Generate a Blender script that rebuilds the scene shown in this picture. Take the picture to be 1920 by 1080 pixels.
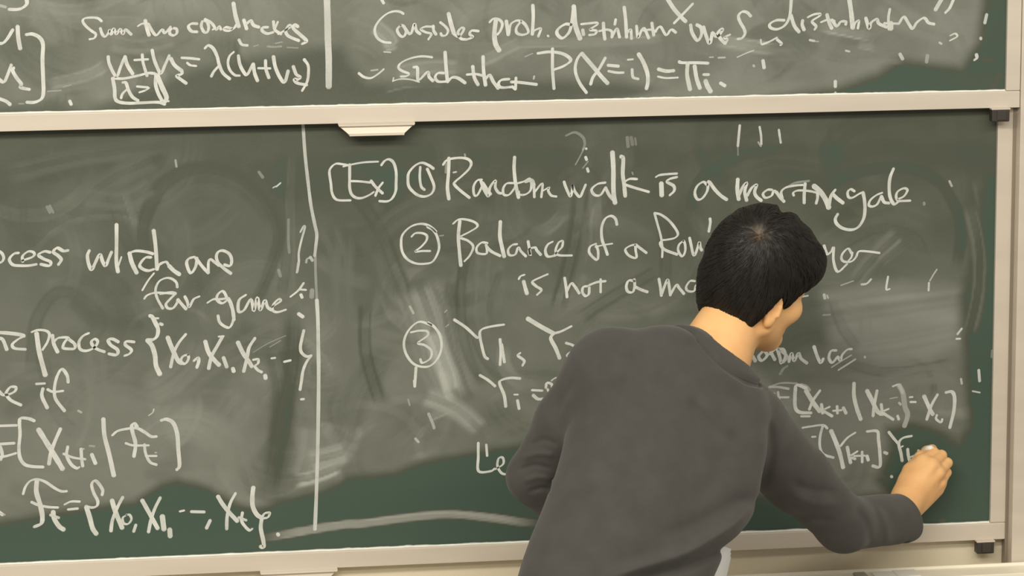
import bpy, bmesh, math, random
import numpy as np
from mathutils import Vector, Matrix

for o in list(bpy.data.objects):
    bpy.data.objects.remove(o, do_unlink=True)
SC = bpy.context.scene
COL = SC.collection

# ------------------------------------------------------------------ camera
FPX, DIST = 6300.0, 6.0                       # focal length in px of a 1920 wide frame, metres to the board
TH, PS, RO = math.radians(9.826), math.radians(8.586), math.radians(-0.31)
FW = np.array([math.sin(PS)*math.cos(TH), math.cos(PS)*math.cos(TH), -math.sin(TH)])
_r = np.cross(FW, [0, 0, 1.0]); _r /= np.linalg.norm(_r); _u = np.cross(_r, FW)
RT = math.cos(RO)*_r + math.sin(RO)*_u
UP = -math.sin(RO)*_r + math.cos(RO)*_u
AIM = np.array([0, 0, 1.45])
EYE = AIM - DIST*FW
cam = bpy.data.cameras.new('camera')
cam.sensor_width = 36.0
cam.lens = FPX/1920*36
cam.clip_end = 60
camo = bpy.data.objects.new('camera', cam); COL.objects.link(camo)
camo.matrix_world = Matrix(((RT[0], UP[0], -FW[0], EYE[0]), (RT[1], UP[1], -FW[1], EYE[1]), (RT[2], UP[2], -FW[2], EYE[2]), (0, 0, 0, 1)))
SC.camera = camo

def at(px, py, y):
    """point of the vertical plane at depth y that a pixel of the photograph looks at"""
    d = FW + RT*((px-960)/FPX) - UP*((py-540)/FPX)
    return EYE + d*((y-EYE[1])/d[1])

def proj(p):
    q = np.asarray(p) - EYE
    w = q@FW
    return 960+FPX*(q@RT)/w, 540-FPX*(q@UP)/w

# ------------------------------------------------------------------ light
world = bpy.data.worlds.new('room_light'); SC.world = world; world.use_nodes = True
world.node_tree.nodes['Background'].inputs[0].default_value = (1.0, 0.96, 0.87, 1)
world.node_tree.nodes['Background'].inputs[1].default_value = 0.43
def area(name, loc, size, power, target, col=(1.0, 0.945, 0.81)):
    l = bpy.data.lights.new(name, 'AREA'); l.shape = 'RECTANGLE'; l.size, l.size_y = size
    l.energy = power; l.color = col
    o = bpy.data.objects.new(name, l); COL.objects.link(o); o.location = loc
    o.rotation_euler = (Vector(target)-Vector(loc)).to_track_quat('-Z', 'Y').to_euler()
    return o
area('ceiling_lamp', (-1.5, -3.1, 3.45), (2.6, 0.35), 92, (-0.6, -0.2, 0.5))
area('ceiling_lamp', (1.1, -3.1, 3.45), (2.6, 0.35), 34, (0.4, -0.2, 1.2))
area('ceiling_lamp', (-0.6, -5.2, 3.6), (4.0, 0.35), 68, (0.0, 0, 1.2))
SC.view_settings.view_transform = 'Standard'
SC.view_settings.look = 'None'
SC.view_settings.gamma = 1
SC.view_settings.use_curve_mapping = False
SC.view_settings.exposure = 0.0

# ------------------------------------------------------------------ helpers
def srgb(r, g, b):
    f = lambda c: c/12.92 if c <= .04045 else ((c+.055)/1.055)**2.4
    return (f(r/255), f(g/255), f(b/255), 1)

def link_mesh(name, verts, faces, m, parent=None, smooth=False):
    me = bpy.data.meshes.new(name)
    me.from_pydata([tuple(map(float, v)) for v in verts], [], [tuple(map(int, f)) for f in faces])
    me.update()
    if smooth:
        me.polygons.foreach_set('use_smooth', [True]*len(me.polygons))
    me.materials.append(m)
    o = bpy.data.objects.new(name, me); COL.objects.link(o)
    if parent: o.parent = parent
    return o

def bm_obj(name, bm, m, parent=None, smooth=False):
    me = bpy.data.meshes.new(name); bm.to_mesh(me); bm.free()
    if smooth: me.polygons.foreach_set('use_smooth', [True]*len(me.polygons))
    me.materials.append(m)
    o = bpy.data.objects.new(name, me); COL.objects.link(o)
    if parent: o.parent = parent
    return o

def add_box(bm, lo, hi, bevel=0.0, seg=2):
    r = bmesh.ops.create_cube(bm, size=1.0)
    vs = r['verts']
    for v in vs:
        v.co = Vector([(lo[i]+hi[i])/2 + v.co[i]*(hi[i]-lo[i]) for i in range(3)])
    if bevel:
        es = list({e for v in vs for e in v.link_edges})
        bmesh.ops.bevel(bm, geom=es, offset=bevel, segments=seg, affect='EDGES', profile=.5)

def empty(name, loc):
    o = bpy.data.objects.new(name, None); COL.objects.link(o); o.location = loc; o.empty_display_size = .1
    return o

def keep_world(o, parent):
    o.parent = parent
    o.matrix_parent_inverse = Matrix.Translation(parent.location).inverted()

def tag(o, label, cat, group=None):
    o['label'] = label; o['category'] = cat
    if group: o['group'] = group

# ------------------------------------------------------------------ materials
def mat(name, col, rough=.6, metal=0.0, spec=.5):
    m = bpy.data.materials.new(name); m.use_nodes = True
    b = m.node_tree.nodes['Principled BSDF']
    b.inputs['Base Color'].default_value = col
    b.inputs['Roughness'].default_value = rough
    b.inputs['Metallic'].default_value = metal
    b.inputs['Specular IOR Level'].default_value = spec
    return m

def N(m, kind, **kw):
    n = m.node_tree.nodes.new(kind)
    for k, v in kw.items():
        if k.startswith('i_'):
            n.inputs[k[2:].replace('_', ' ')].default_value = v
        else: setattr(n, k, v)
    return n

def L(m, a, ai, b, bi): m.node_tree.links.new(a.outputs[ai], b.inputs[bi])

def noisy(m, c1, c2, scale=20, detail=6, stretch=(1, 1, 1), bump=0.0, bscale=None, lo=.3, hi=.7):
    b = m.node_tree.nodes['Principled BSDF']
    tc = N(m, 'ShaderNodeTexCoord'); mp = N(m, 'ShaderNodeMapping'); mp.inputs['Scale'].default_value = stretch
    L(m, tc, 'Object', mp, 'Vector')
    n = N(m, 'ShaderNodeTexNoise', i_Scale=scale, i_Detail=detail)
    L(m, mp, 'Vector', n, 'Vector')
    r = N(m, 'ShaderNodeValToRGB')
    r.color_ramp.elements[0].position = lo; r.color_ramp.elements[1].position = hi
    r.color_ramp.elements[0].color = c1; r.color_ramp.elements[1].color = c2
    L(m, n, 'Fac', r, 'Fac'); L(m, r, 'Color', b, 'Base Color')
    if bump:
        n2 = N(m, 'ShaderNodeTexNoise', i_Scale=bscale or scale*4, i_Detail=4)
        L(m, mp, 'Vector', n2, 'Vector')
        bp = N(m, 'ShaderNodeBump', i_Strength=bump, i_Distance=.002)
        L(m, n2, 'Fac', bp, 'Height'); L(m, bp, 'Normal', b, 'Normal')
    return m

M = {}
M['alu'] = noisy(mat('painted_aluminium', (.6, .53, .45, 1), .42, .15), (.60, .53, .45, 1), (.66, .585, .495, 1), 3, 5, (1, 1, 9), .02, 60)
M['alu_dark'] = noisy(mat('aluminium_channel', (.3, .27, .24, 1), .45, .3), (.24, .20, .155, 1), (.29, .245, .19, 1), 4, 4, (9, 1, 1))
M['rubber'] = noisy(mat('dark_rubber', (.03, .025, .02, 1), .5), (.022, .018, .015, 1), (.04, .033, .028, 1), 30)
M['wall'] = noisy(mat('painted_wall', (.6, .54, .42, 1), .8), (.72, .645, .50, 1), (.78, .70, .545, 1), 5, 6, (1, 1, 1), .06, 160)
M['floor'] = noisy(mat('vinyl_floor', (.3, .26, .22, 1), .5), (.24, .21, .17, 1), (.32, .28, .23, 1), 14)
M['tray'] = noisy(mat('tray_enamel', (.75, .7, .58, 1), .4), (.86, .79, .63, 1), (.90, .83, .68, 1), 6, 5, (1, 4, 1))
M['paper'] = noisy(mat('white_paper', (.85, .84, .83, 1), .75), (.86, .84, .82, 1), (.9, .88, .87, 1), 8)
M['skin'] = noisy(mat('skin', (.7, .45, .26, 1), .5, 0, .35), (.80, .435, .185, 1), (.86, .50, .225, 1), 22, 6, (1, 1, 1), .12, 240, .35, .65)
b_ = M['skin'].node_tree.nodes['Principled BSDF']; b_.inputs['Subsurface Weight'].default_value = .12
b_.inputs['Subsurface Radius'].default_value = (.012, .005, .003); b_.inputs['Subsurface Scale'].default_value = .6
M['sweater'] = noisy(mat('charcoal_knit', (.09, .085, .08, 1), .92, 0, .15), (.059, .0545, .0505, 1), (.074, .069, .064, 1), 26, 8, (1, 1, 1), .25, 900, .25, .75)
b_ = M['sweater'].node_tree.nodes['Principled BSDF']; b_.inputs['Sheen Weight'].default_value = .15; b_.inputs['Sheen Roughness'].default_value = .5
M['trousers'] = noisy(mat('dark_trousers', (.03, .03, .035, 1), .9), (.026, .026, .03, 1), (.04, .04, .045, 1), 40, 6, (1, 1, 1), .2, 700)
M['shoe'] = noisy(mat('black_shoe', (.02, .02, .02, 1), .4), (.015, .014, .013, 1), (.03, .028, .026, 1), 25)
M['hair'] = noisy(mat('black_hair', (.012, .010, .009, 1), .48, 0, .32), (.007, .006, .0055, 1), (.017, .014, .012, 1), 70, 6, (1, 1, .3), .3, 300)
M['eye'] = mat('eye_white', (.8, .78, .74, 1), .2)
M['stick'] = noisy(mat('chalk_stick', (.82, .81, .76, 1), .95), (.80, .79, .73, 1), (.88, .87, .82, 1), 90, 5)

# chalk marks: powdery, broken by the grain of the board
def chalk_material():
    m = mat('chalk_marks', (.64, .65, .615, 1), 1.0, 0, .1)
    b = m.node_tree.nodes['Principled BSDF']
    tc = N(m, 'ShaderNodeTexCoord')
    n = N(m, 'ShaderNodeTexNoise', i_Scale=420, i_Detail=5, i_Roughness=.7); L(m, tc, 'Object', n, 'Vector')
    n2 = N(m, 'ShaderNodeTexNoise', i_Scale=45, i_Detail=3); L(m, tc, 'Object', n2, 'Vector')
    at_ = N(m, 'ShaderNodeAttribute', attribute_name='powder')
    s = N(m, 'ShaderNodeMath', operation='MULTIPLY_ADD'); s.inputs[1].default_value = .9
    L(m, n, 'Fac', s, 0); L(m, n2, 'Fac', s, 2)           # .9*n + n2  (about .95)
    r = N(m, 'ShaderNodeMapRange'); r.inputs['From Min'].default_value = .45; r.inputs['From Max'].default_value = .92
    r.inputs['To Min'].default_value = .68; r.inputs['To Max'].default_value = 1.0
    L(m, s, 'Value', r, 'Value')
    mu = N(m, 'ShaderNodeMath', operation='MULTIPLY'); L(m, r, 'Result', mu, 0); L(m, at_, 'Fac', mu, 1)
    L(m, mu, 'Value', b, 'Alpha')
    return m
M['chalk'] = chalk_material()

# board: green enamel with a film of wiped chalk (attribute 'dust')
def board_material():
    m = mat('chalkboard_enamel', (.06, .1, .07, 1), .62, 0, .3)
    b = m.node_tree.nodes['Principled BSDF']
    tc = N(m, 'ShaderNodeTexCoord')
    at_ = N(m, 'ShaderNodeAttribute', attribute_name='dust')
    n = N(m, 'ShaderNodeTexNoise', i_Scale=9, i_Detail=8, i_Roughness=.62, i_Distortion=1.4); L(m, tc, 'Object', n, 'Vector')
    g = N(m, 'ShaderNodeTexNoise', i_Scale=380, i_Detail=3); L(m, tc, 'Object', g, 'Vector')
    a1 = N(m, 'ShaderNodeMath', operation='MULTIPLY_ADD'); a1.inputs[1].default_value = .22; a1.inputs[2].default_value = .87
    L(m, n, 'Fac', a1, 0)
    a2 = N(m, 'ShaderNodeMath', operation='MULTIPLY_ADD'); a2.inputs[1].default_value = .05; a2.inputs[2].default_value = -.025
    L(m, g, 'Fac', a2, 0)
    mu = N(m, 'ShaderNodeMath', operation='MULTIPLY'); L(m, at_, 'Fac', mu, 0); L(m, a1, 'Value', mu, 1)
    ad = N(m, 'ShaderNodeMath', operation='ADD'); L(m, mu, 'Value', ad, 0); L(m, a2, 'Value', ad, 1)
    r = N(m, 'ShaderNodeValToRGB'); e = r.color_ramp.elements
    e[0].position = 0; e[0].color = (.050, .089, .067, 1)
    e[1].position = 1; e[1].color = (.66, .66, .61, 1)
    for p, c in ((.05, (.055, .087, .066, 1)), (.09, (.073, .080, .058, 1)), (.15, (.102, .111, .088, 1)), (.3, (.188, .195, .168, 1)), (.5, (.30, .31, .28, 1))):
        k = e.new(p); k.color = c
    L(m, ad, 'Value', r, 'Fac'); L(m, r, 'Color', b, 'Base Color')
    return m
M['board'] = board_material()
M['dust'] = noisy(mat('dust_highlight', (.85, .84, .76, 1), 1.0, 0, .1), (.78, .76, .66, 1), (.92, .91, .83, 1), 40, 5)  # pale ledge strip: dust, plus the edge highlight put into its colour
M['felt'] = noisy(mat('grey_felt', (.25, .23, .19, 1), .95), (.36, .335, .27, 1), (.45, .42, .34, 1), 120, 4)
M['card'] = noisy(mat('white_card', (.85, .82, .74, 1), .6), (.84, .81, .73, 1), (.9, .87, .8, 1), 12, 3)
# ------------------------------------------------------------------ setting
def struct(name, lo, hi, m):
    bm = bmesh.new(); add_box(bm, lo, hi)
    o = bm_obj(name, bm, m); o['kind'] = 'structure'
    return o
WALL_Y = .017
struct('floor', (-3, -7.5, -.1), (3, .3, 0), M['floor'])
struct('wall_back', (-3, WALL_Y, 0), (3, .25, 3.8), M['wall'])

# depths: y grows into the wall
LOW_Y, UPP_Y = 0.0, -.022           # writing surfaces
FR = .008                           # how far a frame stands proud of its surface

zl_in = float(at(960, 1018, LOW_Y-FR)[2])          # lower board: inner edge of the bottom rail
zl_out = float(at(960, 1050.5, LOW_Y-FR)[2])
xl_in = float(at(1863.5, 640, LOW_Y-FR)[0]); xl_out = float(at(1892, 640, LOW_Y-FR)[0])
zu_in = float(at(960, 191, UPP_Y-FR)[2]); zu_out = float(at(960, 224, UPP_Y-FR)[2])
xu_in = float(at(1888, 100, UPP_Y-FR)[0]); xu_out = float(at(1914, 100, UPP_Y-FR)[0])
XL = -1.55

# ---------------------------------------------------------------- dust on the boards
rng = np.random.default_rng(7)
_nz = np.random.default_rng(3).random(4096)
def noise1(x):
    i = np.floor(x).astype(int); f = x-i; f = f*f*(3-2*f)
    return _nz[i & 4095]*(1-f)+_nz[(i+1) & 4095]*f
def fbm1(x): return (noise1(x)+.5*noise1(x*2.3+17)+.25*noise1(x*5.1+91))/1.75
_n2 = np.random.default_rng(5).random((256, 256))
def noise2(x, y):
    i = np.floor(x).astype(int); j = np.floor(y).astype(int); f = x-i; g = y-j
    f = f*f*(3-2*f); g = g*g*(3-2*g)
    a = _n2[i & 255, j & 255]*(1-f)+_n2[(i+1) & 255, j & 255]*f
    b = _n2[i & 255, (j+1) & 255]*(1-f)+_n2[(i+1) & 255, (j+1) & 255]*f
    return a*(1-g)+b*g
def smooth(t): t = np.clip(t, 0, 1); return t*t*(3-2*t)

def spline(pts, n=6):
    P = np.array(pts, float)
    if len(P) < 3: return P
    A = np.vstack([2*P[0]-P[1], P, 2*P[-1]-P[-2]])
    out = []
    for i in range(1, len(A)-2):
        p0, p1, p2, p3 = A[i-1:i+3]
        for t in np.linspace(0, 1, n, endpoint=False):
            out.append(.5*((2*p1)+(-p0+p2)*t+(2*p0-5*p1+4*p2-p3)*t*t+(-p0+3*p1-3*p2+p3)*t**3))
    out.append(A[-2])
    return np.array(out)

def swipe(D, X, Y, pts, w, target, alpha, soft=.45, streak=.6, fade=.12, seed=0, edge=0.0, rel=None, base=None):
    """one pass of the eraser: a band of half width w along pts pulls the dust towards target"""
    C = spline(pts, 5)
    lo = C.min(0)-w*1.3; hi = C.max(0)+w*1.3
    sel = np.where((X > lo[0]) & (X < hi[0]) & (Y > lo[1]) & (Y < hi[1]))[0]
    if len(sel) == 0: return
    x = X[sel]; y = Y[sel]
    seg = np.hypot(*(C[1:]-C[:-1]).T); cum = np.concatenate([[0], np.cumsum(seg)]); tot = cum[-1]
    best = np.full(len(sel), 1e9); sd = np.zeros(len(sel)); ss = np.zeros(len(sel))
    for k in range(len(C)-1):
        ax, ay = C[k]; dx, dy = C[k+1]-C[k]; l2 = dx*dx+dy*dy+1e-9
        t = np.clip(((x-ax)*dx+(y-ay)*dy)/l2, 0, 1)
        ex = x-ax-t*dx; ey = y-ay-t*dy; d = np.hypot(ex, ey)
        m = d < best
        best = np.where(m, d, best)
        sg = np.sign(ex*dy-ey*dx)
        sd = np.where(m, d*sg, sd); ss = np.where(m, cum[k]+t*seg[k], ss)
    u = best/w
    prof = smooth((1-u)/soft)
    st = 1-streak+streak*smooth((fbm1(sd*.16+ss*.004+seed*13.7)-.25)*2.0)
    ends = smooth(ss/(fade*tot+1e-6))*smooth((tot-ss)/(fade*tot+1e-6)) if fade else 1
    m = np.clip(prof*st*ends*alpha, 0, 1)
    if rel is not None: target = base[sel]*rel
    D[sel] = D[sel]*(1-m)+target*m
    if edge:                                   # ridge of chalk left at the rim of the pass
        D[sel] += edge*np.exp(-((u-.9)/.10)**2)*ends*st

def poly_mask(X, Y, poly, soft):
    """soft inside mask of a polygon"""
    P = np.array(poly, float)
    ins = np.zeros(len(X), bool); dm = np.full(len(X), 1e9)
    j = len(P)-1
    for i in range(len(P)):
        xi, yi = P[i]; xj, yj = P[j]
        c = ((yi > Y) != (yj > Y)) & (X < (xj-xi)*(Y-yi)/(yj-yi+1e-12)+xi)
        ins ^= c
        dx, dy = xj-xi, yj-yi; t = np.clip(((X-xi)*dx+(Y-yi)*dy)/(dx*dx+dy*dy+1e-9), 0, 1)
        dm = np.minimum(dm, np.hypot(X-xi-t*dx, Y-yi-t*dy)); j = i
    return smooth(.5+np.where(ins, dm, -dm)/(2*soft))

def random_swipes(D, X, Y, box, n, seed, lo, hi, alpha, wr=(16, 55)):
    r = np.random.default_rng(seed); B0 = D.copy()
    for k in range(n):
        cx = r.uniform(box[0], box[2]); cy = r.uniform(box[1], box[3]); rad = r.uniform(50, 170)
        a0 = r.uniform(0, 6.28); sp = r.uniform(1.0, 3.2); sq = r.uniform(.5, 1.1)
        pts = [(cx+rad*math.cos(a0+sp*t), cy+rad*sq*math.sin(a0+sp*t)) for t in np.linspace(0, 1, 7)]
        swipe(D, X, Y, pts, r.uniform(*wr), None, r.uniform(.5, 1)*alpha, r.choice([.12, .25, .7]), .5, .2, seed+k, rel=r.uniform(lo, hi), base=B0)
    D[:] = np.maximum(B0+1.35*(D-B0), .03)

def board_grid(x0, x1, z0, z1, y, step):
    nx = int((x1-x0)/step)+1; nz = int((z1-z0)/step)+1
    xs = np.linspace(x0, x1, nx); zs = np.linspace(z0, z1, nz)
    G, H = np.meshgrid(xs, zs, indexing='ij')
    V = np.stack([G.ravel(), np.full(G.size, y), H.ravel()], 1)
    idx = np.arange(nx*nz).reshape(nx, nz)
    F = np.stack([idx[:-1, :-1].ravel(), idx[1:, :-1].ravel(), idx[1:, 1:].ravel(), idx[:-1, 1:].ravel()], 1)
    return V, F

def warp(X, Y):
    """hand-made edges: nudge the plan of the wiping by a slow wobble"""
    return (X+14*(noise2(X*.007+1, Y*.007)-.5)+2*(noise2(X*.04+31, Y*.04)-.5), Y+18*(noise2(X*.006+71, Y*.006)-.5)+2*(noise2(X*.04+11, Y*.04)-.5))

def paint_lower(X, Y):
    X, Y = warp(X, Y)
    D = np.interp(Y, [240, 330, 450, 600, 750, 900], [.085, .10, .133, .195, .25, .27])
    D += .02*smooth((450-X)/450)+.05*(noise2(X*.006+3, Y*.009)-.5)+.03*(noise2(X*.03, Y*.03)-.5)
    random_swipes(D, X, Y, (0, 240, 1800, 900), 150, 11, .56, 1.42, .8, (18, 75))
    random_swipes(D, X, Y, (0, 240, 1800, 900), 90, 40, .5, 1.55, .65, (5, 17))
    tm = lambda t: float(np.interp(t, [0, .1, .22, .35, .5, .75, 1], [0, .075, .15, .26, .40, .68, 1]))
    S = lambda pts, w, t, a=.8, **k: swipe(D, X, Y, pts, w, tm(t), a, **k)
    # oval passes at left
    S([(250, 470), (280, 400), (350, 345), (430, 340), (500, 400), (505, 480)], 60, .24, .5, soft=.9)
    S([(258, 480), (270, 405), (320, 340), (400, 316), (475, 345), (522, 425), (512, 510), (470, 600)], 15, .085, .65, streak=.4)
    S([(330, 450), (400, 430), (450, 380)], 20, .25, .6)
    S([(140, 400), (200, 350), (300, 300)], 34, .27, .6, soft=.8)
    S([(10, 430), (100, 410), (190, 420)], 30, .20, .5, soft=.8)
    S([(640, 330), (700, 420), (760, 540), (780, 600)], 16, .09, .7)
    S([(610, 420), (640, 500), (640, 620)], 24, .27, .6, streak=.9)
    S([(700, 440), (760, 400), (900, 360)], 26, .24, .6)
    S([(1540, 372), (1600, 330), (1690, 316), (1762, 345), (1802, 420), (1792, 520)], 13, .055, .8, streak=.3)
    S([(1600, 420), (1680, 400), (1750, 420)], 40, .25, .6, soft=.9)
    S([(1290, 400), (1320, 330), (1390, 292), (1480, 285)], 12, .055, .75, streak=.3)
    S([(1350, 340), (1450, 310), (1560, 320)], 26, .2, .6, soft=.8)
    S([(870, 470), (860, 560), (868, 650), (905, 730)], 13, .08, .8, streak=.3)
    S([(905, 470), (900, 560), (905, 640)], 20, .30, .6, streak=.8)
    S([(1090, 340), (1075, 470), (1050, 590)], 20, .09, .7, streak=.8)
    S([(1110, 350), (1118, 430), (1108, 500)], 14, .36, .7, streak=.8)
    S([(1240, 400), (1250, 480), (1250, 560)], 14, .1, .6)
    S([(1180, 700), (1060, 640), (960, 640)], 34, .30, .5, soft=.8)
    S([(290, 520), (262, 430), (300, 350), (390, 312), (480, 340), (530, 420), (500, 520)], 14, .13, .7, streak=.4)
    S([(330, 560), (300, 470), (330, 400), (400, 370), (460, 400), (480, 470)], 26, .22, .5)
    S([(60, 700), (72, 600), (110, 545), (160, 548)], 16, .17, .7, streak=.4)
    S([(75, 660), (95, 760), (150, 820)], 14, .2, .5)
    S([(170, 640), (190, 760), (260, 830), (330, 840)], 30, .36, .6)
    S([(95, 700), (160, 740), (215, 770)], 40, .38, .6)
    S([(300, 780), (380, 700), (470, 640), (560, 600)], 22, .34, .5)
    S([(0, 860), (120, 880), (220, 860), (330, 820)], 40, .40, .6)
    S([(20, 800), (160, 790), (300, 760)], 46, .38, .6)
    S([(200, 360), (225, 430), (250, 480)], 12, .14, .6)
    S([(232, 360), (250, 425), (252, 432)], 8, .42, .7, fade=.3)
    S([(150, 375), (230, 380), (290, 350)], 20, .30, .6)
    S([(0, 330), (150, 300), (330, 270)], 26, .26, .6)
    S([(550, 270), (545, 400), (552, 560)], 10, .34, .5)
    S([(530, 400), (540, 480), (535, 560)], 12, .14, .6)
    S([(400, 880), (420, 800), (460, 740)], 46, .40, .7)
    S([(330, 905), (400, 900), (440, 930), (470, 960)], 30, .42, .6)
    S([(510, 640), (525, 740), (520, 850)], 30, .18, .7)
    # right of the divider
    S([(640, 420), (650, 560), (660, 700), (650, 860)], 24, .30, .6)
    S([(690, 560), (690, 660), (720, 760)], 16, .08, .7)
    S([(680, 420), (720, 520), (770, 590)], 26, .20, .6)
    S([(845, 520), (838, 590), (850, 690), (880, 760)], 14, .13, .75, streak=.3)
    S([(870, 520), (872, 600), (880, 660)], 16, .30, .5)
    S([(900, 520), (895, 600)], 10, .34, .6)
    S([(940, 505), (920, 570), (925, 620)], 8, .14, .6)
    S([(780, 530), (806, 600), (826, 680), (860, 760)], 58, .52, .9, soft=.8)
    S([(806, 620), (830, 690), (842, 740)], 24, .74, .9, streak=.4, soft=.8)
    S([(790, 745), (850, 770), (905, 815)], 28, .62, .85, streak=.6, soft=.8)
    S([(872, 590), (900, 660), (950, 730)], 12, .12, .7, streak=.3)
    S([(824, 690), (833, 735), (850, 757)], 11, .80, .85, fade=.25, soft=.8)
    S([(800, 790), (850, 770), (880, 800)], 10, .6, .7)
    S([(860, 600), (900, 680), (970, 720), (1040, 740)], 30, .32, .6)
    S([(640, 830), (760, 860), (900, 830), (1000, 800)], 34, .32, .7)
    S([(760, 420), (860, 440), (960, 420)], 18, .18, .5)
    S([(1090, 360), (1110, 460), (1090, 560)], 26, .26, .6, streak=.9)
    S([(1120, 380), (1112, 440)], 10, .44, .7, fade=.4)
    S([(1010, 440), (1040, 420), (1062, 395)], 14, .40, .7, fade=.4)
    S([(1010, 620), (1100, 560), (1200, 520), (1290, 560)], 34, .28, .6)
    S([(1090, 600), (1150, 560), (1240, 500)], 16, .12, .6)
    S([(860, 310), (1000, 298), (1100, 330), (1150, 420)], 12, .12, .6)
    S([(1280, 430), (1280, 340), (1330, 300), (1500, 290)], 10, .15, .6)
    S([(1560, 330), (1660, 312), (1750, 330), (1790, 400)], 14, .14, .65)
    S([(1570, 470), (1650, 435), (1720, 450), (1740, 490)], 12, .14, .7)
    S([(1690, 440), (1640, 490), (1600, 540)], 20, .34, .75, streak=.95)
    S([(1700, 460), (1650, 500)], 12, .42, .6, streak=.95)
    m = poly_mask(X, Y, [(1545, 552), (1660, 540), (1800, 545), (1798, 650), (1740, 676), (1640, 672), (1560, 640)], 24)*(.45+.55*smooth((fbm1(Y*.05+X*.006)-.2)*2))
    D[:] = D*(1-.8*m)+(.37+.07*noise2(X*.01, Y*.05))*m*.8
    S([(1560, 560), (1580, 610), (1610, 650)], 12, .22, .6)
    S([(1560, 660), (1650, 690), (1790, 680)], 12, .20, .7)
    S([(1580, 560), (1620, 590), (1625, 630)], 16, .40, .6)
    S([(1650, 720), (1720, 700), (1800, 700)], 24, .38, .7)
    S([(1430, 700), (1520, 690), (1620, 700)], 30, .26, .6)
    S([(1500, 800), (1580, 850), (1640, 880)], 40, .32, .7)
    S([(1690, 780), (1760, 800), (1830, 810)], 30, .27, .7)
    S([(1830, 330), (1850, 430), (1840, 520)], 14, .30, .5)
    # clean green enamel
    def clean(poly, soft, t, a=1.0):
        m = poly_mask(X, Y, poly, soft)*a
        D[:] = D*(1-m)+(t+.02*(noise2(X*.004, Y*.05)-.5))*m
    clean([(-700, 975), (0, 972), (120, 955), (250, 938), (300, 905), (330, 897), (390, 912), (440, 940), (480, 950), (520, 935), (600, 918), (660, 890), (740, 886), (800, 868), (900, 852), (1000, 838), (1080, 862), (1190, 925), (1260, 1150), (-700, 1150)], 13, .045)
    S([(560, 560), (545, 680), (528, 780), (512, 880), (505, 950)], 34, .05, .9, soft=1.0, streak=.3, fade=.2)
    S([(575, 800), (572, 850), (560, 900)], 34, .50, .75, soft=.8, streak=.4)
    S([(420, 790), (440, 860), (470, 925)], 60, .40, .6, soft=.9)
    clean([(1060, 930), (1420, 925), (1560, 935), (1660, 925), (1640, 900), (1665, 840), (1660, 800), (1710, 790), (1745, 800), (1800, 830), (1820, 800), (1800, 560), (1830, 440), (1850, 330), (1900, 320), (1900, 1150), (1060, 1150)], 17, .045)
    clean([(-40, 200), (2000, 150), (2000, 262), (-40, 300)], 14, .13, .55)
    swipe(D, X, Y, [(1815, 380), (1835, 470), (1830, 560), (1815, 640)], 16, .24, .7, streak=.7)
    swipe(D, X, Y, [(1690, 975), (1560, 990)], 6, .12, .6)
    # marks that the eraser dragged through the clean part
    S([(470, 1005), (560, 992), (640, 985), (740, 977), (840, 973), (940, 975), (1030, 982)], 10, .68, .9, streak=.25, fade=.18)
    S([(0, 990), (150, 965), (300, 960), (560, 955)], 14, .10, .6, streak=.8)
    S([(660, 935), (800, 928), (980, 930)], 10, .02, .6)
    S([(545, 905), (590, 893), (640, 872)], 15, .72, .9, streak=.8, fade=.2)
    S([(575, 870), (620, 855), (650, 845)], 26, .60, .85, streak=.8)
    S([(1570, 900), (1640, 890), (1670, 905)], 6, .26, .7)
    S([(1755, 977), (1780, 972)], 5, .4, .8, fade=.4)
    S([(1610, 860), (1600, 900), (1580, 915)], 26, .26, .6)
    return np.clip(D, 0, 1)

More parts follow.
